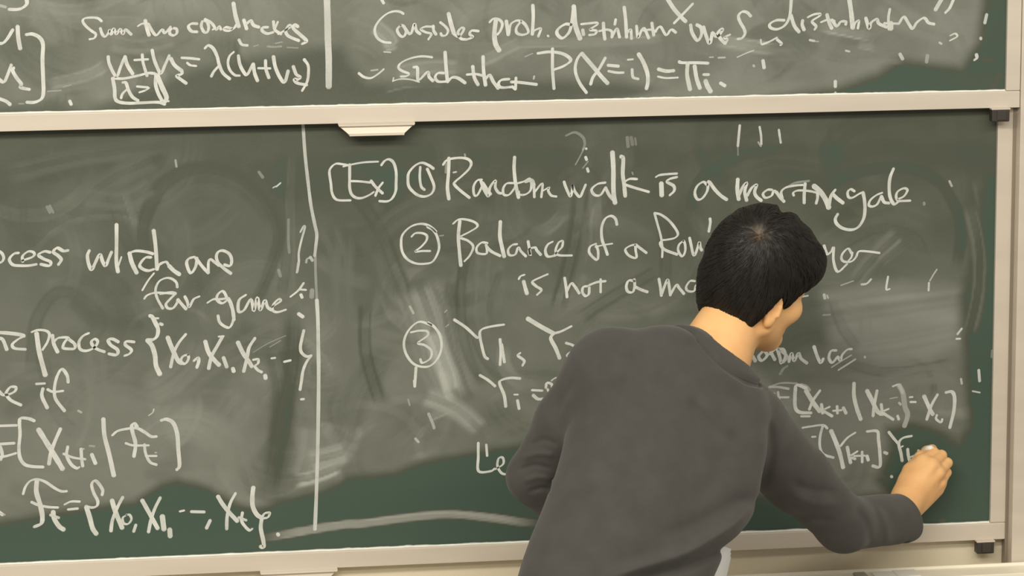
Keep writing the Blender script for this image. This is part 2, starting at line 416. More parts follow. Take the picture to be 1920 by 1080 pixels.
def paint_upper(X, Y):
    X, Y = warp(X, Y)
    D = .295+.10*(noise2(X*.005+9, Y*.01)-.5)+.04*(noise2(X*.03, Y*.03)-.5)
    random_swipes(D, X, Y, (0, -150, 1800, 190), 100, 71, .60, 1.28, .75, (18, 70))
    random_swipes(D, X, Y, (0, -150, 1800, 190), 60, 171, .55, 1.35, .6, (5, 16))
    S = lambda pts, w, t, a=.8, **k: swipe(D, X, Y, pts, w, t, a, **k)
    S([(0, 20), (140, 38), (300, 42)], 10, .36, .6)
    S([(295, -20), (300, 20), (318, 60)], 14, .28, .6)
    S([(350, -20), (360, 40), (380, 80)], 14, .28, .6)
    S([(90, 155), (160, 140), (200, 120)], 14, .48, .7)
    S([(85, 165), (150, 155), (220, 150)], 14, .30, .7)
    S([(200, 80), (260, 90), (330, 75)], 20, .36, .6)
    S([(700, 40), (725, 60), (735, 82)], 18, .52, .8)
    S([(720, 84), (745, 80)], 9, .62, .8, fade=.3)
    S([(760, 60), (800, 85), (900, 90), (960, 95)], 14, .30, .6)
    S([(900, 120), (950, 95), (980, 80)], 14, .48, .6)
    S([(740, 135), (790, 130), (860, 130)], 20, .44, .8)
    S([(960, 85), (1100, 80), (1250, 70)], 10, .5, .6)
    S([(1160, -20), (1140, 30), (1120, 50)], 16, .30, .6)
    S([(1200, -20), (1240, 20), (1260, 60)], 18, .27, .6)
    S([(1330, 78), (1400, 86), (1460, 92)], 14, .60, .85, streak=.6, fade=.3)
    S([(1530, 52), (1600, 62), (1640, 70)], 10, .60, .85, streak=.7, fade=.3)
    S([(1600, 80), (1640, 86)], 8, .5, .7, fade=.3)
    S([(1440, 20), (1460, 40), (1500, 50)], 16, .26, .6)
    S([(1270, 80), (1360, 100), (1500, 100)], 14, .30, .6)
    S([(1640, 0), (1700, 40), (1780, 60)], 30, .36, .6)
    S([(1750, 0), (1790, 50), (1810, 90)], 24, .36, .7)
    def clean(poly, soft, t, a=1.0):
        m = poly_mask(X, Y, poly, soft)*a
        D[:] = D*(1-m)+(t+.03*(noise2(X*.006, Y*.05)-.5))*m
    clean([(1480, 172), (1560, 160), (1640, 130), (1680, 105), (1740, 112), (1800, 118), (1830, 70), (1850, -100), (2000, -100), (2000, 300), (1380, 300), (1360, 182)], 16, .06)
    clean([(-600, 300), (-600, 195), (110, 190), (160, 205), (300, 160), (380, 128), (480, 105), (620, 80), (640, 80), (655, 110), (690, 145), (740, 150), (1060, 150), (1160, 150), (1280, 180), (1400, 185), (1400, 300)], 18, .11, .92)
    clean([(1150, 185), (1280, 160), (1360, 140), (1500, 150), (1400, 184)], 10, .33, .8)
    S([(720, 165), (760, 158), (830, 160)], 9, .34, .7, streak=.9)
    S([(1600, 110), (1660, 108), (1690, 112)], 6, .36, .7)
    S([(1830, 108), (1870, 104)], 5, .18, .7, fade=.3)
    S([(1790, 180), (1850, 165), (1880, 120)], 6, .16, .7)
    return np.clip(D, 0, 1)

def smooth_link(name, V, F, m, parent):
    me = bpy.data.meshes.new(name)
    me.vertices.add(len(V)); me.vertices.foreach_set('co', V.astype(np.float32).ravel())
    k = F.shape[1]
    me.loops.add(F.size); me.loops.foreach_set('vertex_index', F.astype(np.int32).ravel())
    me.polygons.add(len(F)); me.polygons.foreach_set('loop_start', np.arange(0, F.size, k, dtype=np.int32))
    me.update(calc_edges=True); me.validate()
    me.polygons.foreach_set('use_smooth', np.ones(len(me.polygons), bool))
    me.materials.append(m)
    o = bpy.data.objects.new(name, me); COL.objects.link(o)
    if parent: o.parent = parent
    return o

def make_board(sy, x0, x1i, x1o, z0o, z0i, z1, paint, hand_px, bump_px):
    """sliding board: enamel surface, four frame members, finger pull and rubber bumper"""
    root = empty('chalkboard', (0, 0, 0))
    V, F = board_grid(x0, x1i+.004, z0i-.004, z1, sy, .0033)
    s = smooth_link('writing_surface', V, F, M['board'], root)
    X, Y = proj(V)
    a = s.data.attributes.new('dust', 'FLOAT', 'POINT'); a.data.foreach_set('value', paint(X, Y).astype(np.float32))
    bm = bmesh.new(); add_box(bm, (x0, sy+.0008, z0i-.006), (x1i+.006, sy+.005, z1+.006)); bm_obj('backing_panel', bm, M['alu_dark'], root)
    yf, yb = sy-FR, sy+.006
    fw = x1o-x1i
    # bottom rail: slanted lip on top that catches the light
    def rail(name, zi, zo, sgn):
        prof = [(yb, zo), (yf, zo), (yf, zi-.0028*sgn), (yf+.0028, zi-.0002*sgn), (sy+.0004, zi), (yb, zi)]
        vs = []; n = len(prof)
        xr = x1i if sgn > 0 else x1o
        for x in (x0-fw, x1o):
            vs += [(x, y, z) for y, z in prof]
        fs = [(i, (i+1) % n, n+(i+1) % n, n+i) for i in range(n)] + [tuple(range(n-1, -1, -1)), tuple(range(n, 2*n))]
        o = link_mesh(name, vs, fs, M['alu'], root)
        bv = o.modifiers.new('bevel', 'BEVEL'); bv.width = .0006; bv.segments = 2
        return o
    rail('bottom_rail', z0i, z0o, 1)
    # settled chalk dust on the rail ledge, also painting its bright edge highlight
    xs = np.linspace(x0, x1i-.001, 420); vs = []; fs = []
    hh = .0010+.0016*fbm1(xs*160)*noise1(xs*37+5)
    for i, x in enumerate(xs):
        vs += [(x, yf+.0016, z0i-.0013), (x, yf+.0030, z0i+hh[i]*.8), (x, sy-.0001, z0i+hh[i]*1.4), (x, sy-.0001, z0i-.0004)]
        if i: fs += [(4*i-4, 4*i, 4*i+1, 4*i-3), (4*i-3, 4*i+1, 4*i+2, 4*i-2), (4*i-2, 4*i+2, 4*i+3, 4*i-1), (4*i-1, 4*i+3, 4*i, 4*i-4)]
    du = link_mesh('dust_highlight', vs, fs, M['dust'], root, True); du['kind'] = 'stuff'; du['label'] = 'white chalk dust and painted highlight along the rail'
    rail('top_rail', z1, z1+.03, -1)
    for xa, xb in ((x1i, x1o), (x0-fw, x0)):
        bm = bmesh.new(); add_box(bm, (xa, yf, z0i), (xb, yb, z1), .0007); bm_obj('side_rail', bm, M['alu'], root)
    # finger pull: a folded trapezoid lip under the bottom rail
    hl = at(hand_px[0], hand_px[1], yf)[0]; hr = at(hand_px[2], hand_px[1], yf)[0]
    dz = .0215; inw = .020
    vs = []
    def ring(y, z, t): return [(hl+inw*t, y, z), (hr-inw*t, y, z)]
    pr = [(yf-.001, z0o+.001, 0), (yf-.011, z0o-.002, .02), (yf-.011, z0o-.0042, .1), (yf-.005, z0o-.0062, .2), (yf-.0075, z0o-.018, .9), (yf-.0125, z0o-.0185, .95), (yf-.0125, z0o-dz, 1), (yf-.004, z0o-dz, 1), (yf+.003, z0o-.012, .6), (yf+.003, z0o+.001, 0)]
    for y, z, t in pr: vs += ring(y, z, t)
    n = len(pr)
    fs = [(2*i, 2*i+1, 2*((i+1) % n)+1, 2*((i+1) % n)) for i in range(n)] + [tuple(2*i for i in range(n-1, -1, -1)), tuple(2*i+1 for i in range(n))]
    h = link_mesh('finger_pull', vs, fs, M['alu'], root)
    bv = h.modifiers.new('bevel', 'BEVEL'); bv.width = .0005; bv.segments = 2
    # bumper: rubber block on a thin bright plate
    bx0 = float(at(bump_px[0], bump_px[1], yf)[0]); bx1 = float(at(bump_px[2], bump_px[1], yf)[0])
    bm = bmesh.new()
    add_box(bm, (bx0, yf-.011, z0o-.024), (bx1, yf+.009, z0o-.0015), .002)
    add_box(bm, (bx0+.009, yf-.013, z0o-.021), (bx1-.006, yf-.010, z0o-.004), .001)
    bu = bm_obj('rubber_bumper', bm, M['rubber'], root); bu['label'] = 'dark rubber bumper block'
    bm = bmesh.new(); add_box(bm, (bx0-.001, yf-.012, z0o-.002), (bx1+.001, yf+.004, z0o+.0008), .0004)
    bm_obj('mounting_plate', bm, M['alu'], bu)
    return root

lower = make_board(LOW_Y, XL, xl_in, xl_out, zl_out, zl_in, zl_in+1.17, paint_lower, (487, 1066, 632), (1829, 1027, 1861))
upper = make_board(UPP_Y, XL, xu_in, xu_out, zu_out, zu_in, zu_in+1.17, paint_upper, (633, 232, 777), (1857, 215, 1890))
tag(lower, 'lower sliding green chalkboard behind the person, with a numbered list of chalk examples', 'chalkboard', 'sliding chalkboards')
tag(upper, 'upper sliding green chalkboard along the top, reading Consider prob. distribution', 'chalkboard', 'sliding chalkboards')

# vertical track that guides the boards, at the right
zt_tray = float(at(1750, 1061, -.038)[2])
xp = max(float(at(1905.5, 540, -.034)[0]), xu_out+.0009)
tr = empty('board_track', (xp, 0, 0))
bm = bmesh.new(); add_box(bm, (xp, -.034, zt_tray-.02), (xp+.16, WALL_Y, 3.3), .0015)
o = bm_obj('track_cover', bm, M['alu'], None); keep_world(o, tr)
bm = bmesh.new(); add_box(bm, (xl_out+.0012, -.004, zt_tray-.02), (xp+.001, WALL_Y-.0005, 3.3), .0006)
add_box(bm, (xp-.006, -.010, zt_tray-.02), (xp+.001, -.002, 3.3), .0008)
o = bm_obj('guide_channel', bm, M['alu_dark'], None); keep_world(o, tr); o['label'] = 'grey metal guide channel'
tag(tr, 'vertical aluminium track post at the right end of both chalkboards', 'track post')

# chalk tray under the boards: back lip, trough, front lip
TY = -.037
ty = empty('chalk_tray', (0, TY, zt_tray))
zt = zt_tray
prof = [(TY, zt), (TY-.004, zt), (TY-.006, zt-.005), (TY-.072, zt-.007), (TY-.075, zt+.001), (TY-.082, zt+.001), (TY-.084, zt-.026), (WALL_Y-.0005, zt-.036), (WALL_Y-.0005, zt-.030), (TY, zt-.026)]
vs = [(x, y, z) for x in (XL, 1.4) for y, z in prof]; n = len(prof)
fs = [(i, (i+1) % n, n+(i+1) % n, n+i) for i in range(n)] + [tuple(range(n-1, -1, -1)), tuple(range(n, 2*n))]
o = link_mesh('tray_shelf', vs, fs, M['tray']); keep_world(o, ty)
bv = o.modifiers.new('bevel', 'BEVEL'); bv.width = .0010; bv.segments = 2
tag(ty, 'long pale chalk tray fixed to the wall below the lower chalkboard', 'chalk tray')

# things lying in the tray, only their tops in the frame
zb = zt-.0068
xa, xb = float(at(1637, 1076, -.07)[0]), float(at(1719, 1076, -.07)[0])
bx = empty('chalk_box', ((xa+xb)/2, -.075, zb))
bm = bmesh.new(); add_box(bm, (xa, -.098, zb), (xb, -.054, zb+.0050), .0008); o = bm_obj('carton', bm, M['card']); keep_world(o, bx)
bm = bmesh.new(); add_box(bm, (xa+.040, -.0985, zb+.0020), (xb+.0004, -.0535, zb+.0064), .0008); o = bm_obj('lid', bm, M['card']); keep_world(o, bx)
tag(bx, 'flat white box lying in the chalk tray to the right of the person', 'box')
xa, xb = float(at(1603, 1076, -.07)[0]), float(at(1626, 1076, -.07)[0])
er = empty('board_eraser', ((xa+xb)/2, -.075, zb))
bm = bmesh.new(); add_box(bm, (xa, -.104, zb), (xb, -.052, zb+.003), .001); o = bm_obj('felt_pad', bm, M['felt']); keep_world(o, er)
bm = bmesh.new(); add_box(bm, (xa+.001, -.103, zb+.003), (xb-.001, -.053, zb+.0058), .001); o = bm_obj('back', bm, M['felt']); keep_world(o, er)
tag(er, 'small grey felt eraser in the chalk tray left of the white box', 'eraser')
# ------------------------------------------------------------------ chalk writing
# each line of writing: origin of a reading window and its magnification, then strokes
# 'w[,density]: x y x y ...'  (w = chalk width in mm)
def ribbon_mesh(name, board, sy, items, label):
    """strokes of one line; strokes that stand close together make one word, each word a part"""
    strokes = []
    rr = random.Random(len(name)+len(items)+len(label))
    for (ox, oy, sc, text) in items:
        for line in text.strip().split('\n'):
            hd, pts = line.split(':')
            hd = hd.split(','); w = float(hd[0]); op = float(hd[1]) if len(hd) > 1 else 1.0
            v = [float(t) for t in pts.split()]
            C = spline([(ox+v[i]/sc, oy+v[i+1]/sc) for i in range(0, len(v), 2)], 6)
            Q = np.array([at(x, y, sy) for x, y in C])[:, [0, 2]]
            keep = [0]
            for i in range(1, len(Q)):
                if np.hypot(*(Q[i]-Q[keep[-1]])) > .0008: keep.append(i)
            Q = Q[keep]
            if len(Q) < 2: Q = np.vstack([Q[0], Q[0]+[.002, -.002]])
            strokes.append((Q, w, op))
    n = len(strokes); gr = list(range(n))
    def root(i):
        while gr[i] != i: i = gr[i]
        return i
    for i in range(n):
        for j in range(i):
            if np.min(np.hypot(*(strokes[i][0][:, None]-strokes[j][0][None]).transpose(2, 0, 1))) < .0115: gr[root(i)] = root(j)
    words = {}
    for i in range(n): words.setdefault(root(i), []).append(strokes[i])
    for ws in words.values():
        V = []; F = []; A = []
        for k, (Q, w, op) in enumerate(ws):
            T = np.gradient(Q, axis=0); T /= np.linalg.norm(T, axis=1)[:, None]+1e-9
            NN = np.stack([-T[:, 1], T[:, 0]], 1)
            m = len(Q)
            # flat-worn chalk: broad when drawn down to the right, thin the other way
            br = .62+.46*np.abs(T@np.array([.50, -.866]))
            wd = .5*w*.001*br*(1+.18*(fbm1(np.arange(m)*.35+rr.random()*900)-.5))
            a = op*(.86+.28*(fbm1(np.arange(m)*.22+rr.random()*900)-.3))
            e = w*.0005*.7
            Q2 = np.vstack([Q[0]-T[0]*e, Q, Q[-1]+T[-1]*e])
            N2 = np.vstack([NN[0], NN, NN[-1]]); w2 = np.concatenate([[wd[0]*.45], wd, [wd[-1]*.45]])
            a2 = np.concatenate([[a[0]*.8], a, [a[-1]*.7]])
            y = sy-.00035-.00001*(k % 40)
            b0 = len(V)
            for q, nn, ww, aa in zip(Q2, N2, w2, a2):
                l = q+nn*ww; r_ = q-nn*ww
                V.append((l[0], y, l[1])); V.append((r_[0], y, r_[1])); A += [aa, aa]
            for i in range(len(Q2)-1):
                b = b0+2*i; F.append((b, b+1, b+3, b+2))
        o = smooth_link(name, np.array(V), np.array(F), M['chalk'], board)
        at_ = o.data.attributes.new('powder', 'FLOAT', 'POINT'); at_.data.foreach_set('value', np.clip(np.array(A), 0, 1).astype(np.float32))
        if len(words) == 1: o['label'] = label

A_ = (0, 0, 5.4); B_ = (320, 0, 5.4); C_ = (640, 0, 5.4); D_ = (960, 0, 5.4); E_ = (1280, 0, 5.4); F_ = (1600, 0, 5.4)
UPPER = [
 ('chalk_formula', 'chalk column of v entries with closing square bracket', [(*A_, '''6.5: 265 -30 272 35 235 75 180 95 90 95
5,.6: -10 55 60 72
6.5: -25 440 30 435 75 390 130 300
7: 178 265 185 380 205 495
6.5: 265 350 330 345 400 380 435 450 430 600 437 800 440 930 420 1000 350 1035 270 1035
6: -15 800 40 830 80 750 115 655
6: 140 685 130 720 170 790 215 850 205 880 240 895 300 905
6: -20 995 60 1025 105 1060
3,.35: 190 1050 240 1050''')]),
 ('chalk_writing', 'chalk words Sum two coordinates', [(*A_, '''4.5: 1030 215 990 185 930 178 860 185 838 215 870 265 930 315 970 345 955 385 905 398
5: 1015 285 1035 345 1065 370 1100 330 1110 300 1125 350
5: 1130 345 1150 290 1180 345 1215 295 1245 345 1270 300 1330 350
4.5: 1395 265 1440 240 1500 240
6: 1470 205 1485 280 1510 360
5: 1500 240 1545 320 1585 355 1640 300 1670 335 1728 270'''), (*B_, '''5: 10 290 -10 315 -5 345 30 358 62 335 60 295 30 285
5.5: 270 240 210 240 180 270 210 315 270 322
5: 320 215 310 265 335 320 370 325 385 275 370 225 340 205
5: 345 195 410 230 445 280 425 300
4.5: 430 250 465 300 490 265 510 300
5: 620 290 560 275 540 300 590 312 640 285 665 250
7: 635 30 655 150 690 272
6: 740 200 770 295
6: 770 240 810 210 840 255 895 275
5.5: 985 275 930 280 930 315 980 340 1040 325
5: 1040 215 1055 300 1120 345
4.5: 1055 290 1085 220
5.5: 1090 345 1170 300 1215 270 1195 258 1165 320 1200 370 1300 412
6: 1290 270 1250 250 1245 290 1310 350 1375 415 1330 445
5: 690 400 720 450 780 460
2.5,.35: 840 470 890 455
4,.35: 980 470 1040 475 1120 470
3,.35: 1060 440 1130 425
3,.3: 1180 480 1290 485''')]),
 ('chalk_formula', 'chalk equation adding v one and v two', [(*A_, '''5.5: 1095 570 1105 640 1150 740 1185 772 1220 680 1265 570
6: 1265 570 1290 660 1345 750
5: 1360 608 1500 600
5: 1440 550 1450 640 1490 770
5.5: 1540 505 1560 600 1600 700 1630 745 1670 660 1715 560'''), (*B_, '''6.5: 0 590 40 660 115 720
5.5: 115 720 110 750 60 765 90 795 160 845
5: 110 585 200 590 290 600
4: 165 635 200 660 260 668
5.5: 345 490 380 460 430 490 470 570 490 650 530 740 600 800
5.5: 500 655 440 720 410 775
4.5: 640 525 595 570 580 640 600 710 650 760 700 765
5.5: 685 560 700 650 740 730 775 755 830 650
6: 835 645 850 740 880 820
4.5: 885 690 1010 692
5.5: 960 610 965 700 995 790
6: 1040 570 1060 680 1110 790 1155 830 1190 715
5.5: 1240 670 1270 750 1310 780 1290 805 1250 800 1280 840 1380 860
5: 1350 600 1390 660 1395 740 1380 830 1330 920''')]),
 ('chalk_formula', 'boxed chalk result lambda equals one', [(*A_, '''5.5: 1140 790 1250 795 1400 765 1500 740 1570 745
6: 1140 790 1160 900 1165 990 1200 1030 1300 1045 1450 1040 1600 1035 1670 1055
6: 1580 750 1575 850 1600 940 1640 1020
8: 1590 760 1640 880 1685 980 1670 1030
4: 1690 1020 1710 1025
5.5: 1240 835 1275 840 1300 910 1340 980 1400 1020
5: 1290 900 1240 950 1225 995
4.5: 1385 875 1500 885
4.5: 1410 935 1470 915 1510 890
5.5: 705 1020 722 1060
3,.4: 480 925 620 915
3,.3: 640 880 720 860''')]),
 ('chalk_line', 'thick vertical chalk divider', [(*B_, '''11,.85: 1580 -60 1588 200 1592 400 1600 600 1600 880''')]),
 ('chalk_writing', 'chalk words Consider prob. distribution over S distribution', [(*C_, '''5: 405 -10 430 35
4.5: 630 140 590 118 530 115 460 140 390 200 345 270 340 330 370 390 430 425 500 432
5: 600 255 565 300 590 355 630 370 655 320 630 265 600 255
5: 640 280 700 345 740 240 760 310 800 345
4.5: 920 270 850 270 805 295 850 325 910 345 880 400
5: 930 260 935 310 960 350
4.5: 1000 225 1050 265 1080 310 1060 355 1020 360 1005 335
7: 1085 135 1110 240 1140 340
5: 1140 345 1190 370 1240 300 1215 282 1180 330 1210 390 1270 400
5: 1390 315 1320 310 1300 345 1330 375 1270 400
5: 1500 225 1540 190 1600 200 1630 245 1610 310 1580 350
8: 1565 200 1550 330 1560 440 1600 515
6: 1670 210 1690 355'''), (*D_, '''4.5: -30 340 -15 250 40 210 90 215 130 250
5: 90 215 45 280 50 335 110 352 165 325 135 250 95 212
6: 210 50 215 170 205 350
5: 205 350 225 310 290 290 265 370
4: 360 360 370 368
6: 600 250 540 245 470 290 455 340 500 385 550 360 595 280 625 60
8: 625 60 640 250 690 395
6: 715 300 725 355
5: 700 245 790 235 855 230 860 250 790 300 850 310 840 345 780 355
5: 880 315 960 300 1010 320 1010 380
6: 925 230 930 320 940 400
5: 1010 380 1060 290 1090 380
5: 1050 195 1040 250
6: 1135 70 1150 200 1160 380
5: 1160 340 1200 300 1210 395
5: 1260 260 1275 380 1310 310 1340 290 1385 390
4.5: 1330 310 1400 300 1460 320
5.5: 1415 230 1435 360
5: 1440 330 1500 270 1560 355 1610 300 1660 330
7: 1575 -10 1640 90 1720 180 1760 218
6: 1830 38 1728 145 1640 235'''), (*E_, '''6: 80 250 95 330 150 410 190 350 185 280 140 250
6: 210 270 240 370 275 440 300 330
6: 300 330 350 370 400 310 390 295 355 340 390 400 430 440
5: 480 350 420 380 450 400 430 445
5.5: 690 165 650 125 600 120 565 160 580 220 620 290 630 340 600 385 555 395
5.5: 1030 205 950 205 885 240 890 280 960 295 1040 250 1085 150 1100 -20
6: 1095 150 1130 260 1180 325
6: 1215 205 1210 250 1230 305
5: 1265 175 1330 145 1390 140 1380 165 1310 215 1350 265 1335 300
5: 1400 225 1470 200 1540 215
6: 1460 145 1480 220 1510 290
5.5: 1510 200 1560 265 1600 220 1650 220 1650 250
8: 1685 -20 1705 120 1722 285'''), (*F_, '''4.5: 0 290 20 230 55 210 45 290
6: 125 180 160 290 180 230 235 195 260 240 340 275
5: 370 90 355 180 360 300
9: 380 230 380 295
4.5: 310 235 460 240
5.5: 460 240 510 170 560 240 600 290 640 230 700 185 730 190 760 230 820 245
8: 900 -20 830 100
6: 1020 -20 975 80 930 130''')]),
 ('chalk_writing', 'chalk words such that P of X equals i', [(*C_, '''4.5: 175 740 230 780 300 790 370 750 430 700
3.5,.6: 300 715 370 705
4.5: 920 580 830 570 740 580 650 610 590 650 580 690 620 720 680 745 660 770 600 775
2.5,.9: 530 785 520 825
3,.9: 520 820 600 800 700 805 790 830
5.5: 730 680 770 690 780 810 870 730 890 780 930 820
5: 1040 740 980 740 950 780 980 825 1070 825
6: 1050 525 1060 680 1075 830
6: 1075 830 1120 785 1180 790 1255 840
6: 1330 670 1345 780 1385 860
5: 1270 755 1360 750 1430 765
6: 1435 570 1440 720 1460 865
6: 1460 800 1500 760 1540 830 1590 895
5.5: 1700 800 1620 810 1590 850 1620 885 1728 880
3,.8: 430 525 500 530'''), (*D_, '''6: -10 830 60 832 250 855
5: 40 785 35 905
5: 0 875 35 905
3.5,.7: 225 770 218 800
6: 260 540 380 525 500 540 575 580 590 620 520 670 425 705
5.5: 410 490 410 700 425 900
5.5: 700 540 660 600 640 680 650 760 690 850 755 940
7: 705 540 800 650 900 770 970 845
6: 945 585 880 700 820 780 795 855
6: 970 660 1080 670
5: 975 720 1060 735 1130 735
4: 1170 605 1225 600
5: 1215 700 1225 780 1280 800
7: 1280 545 1330 630 1370 740 1375 830 1360 900
7: 1480 700 1560 720 1640 715
4: 1475 775 1560 790 1680 785
6: 1690 625 1728 635 1878 635 1988 640
3,.5: 130 575 210 540'''), (*E_, '''7: 50 640 45 760 75 910
7: 120 665 140 790 175 895
8: 230 815 250 870 285 930
6: 210 755 265 755
6: 380 840 430 870''')]),
 ('chalk_mark', 'stray chalk ticks left by the eraser', [(*E_, '''3,.8: 550 580 640 540 720 510
3,.9: 790 400 800 450 850 440
5: 800 450 870 425 955 380
5: 955 400 1000 440 985 460
6: 812 610 825 690
4,.7: 715 660 725 675
3,.6: 270 580 310 578
3.5,.7: 360 585 430 582
4.5,.8: 1285 405 1335 415
2.5,.6: 1340 418 1375 420
4,.8: 1650 512 1690 522
6: 1545 820 1545 880
4: 1545 935 1545 955
3,.7: 1650 950 1655 965'''), (*F_, '''6,.9: 1350 145 1330 235
5,.8: 1288 380 1292 398
6: 1245 550 1250 585 1225 608
6,.8: 470 545 500 600
7,.4: 750 560 740 630
4,.8: 870 430 895 445
4: 980 360 1030 340 1050 370 975 412''')]),
]
for nm, lb, it in UPPER: ribbon_mesh(nm, upper, UPP_Y, it, lb)

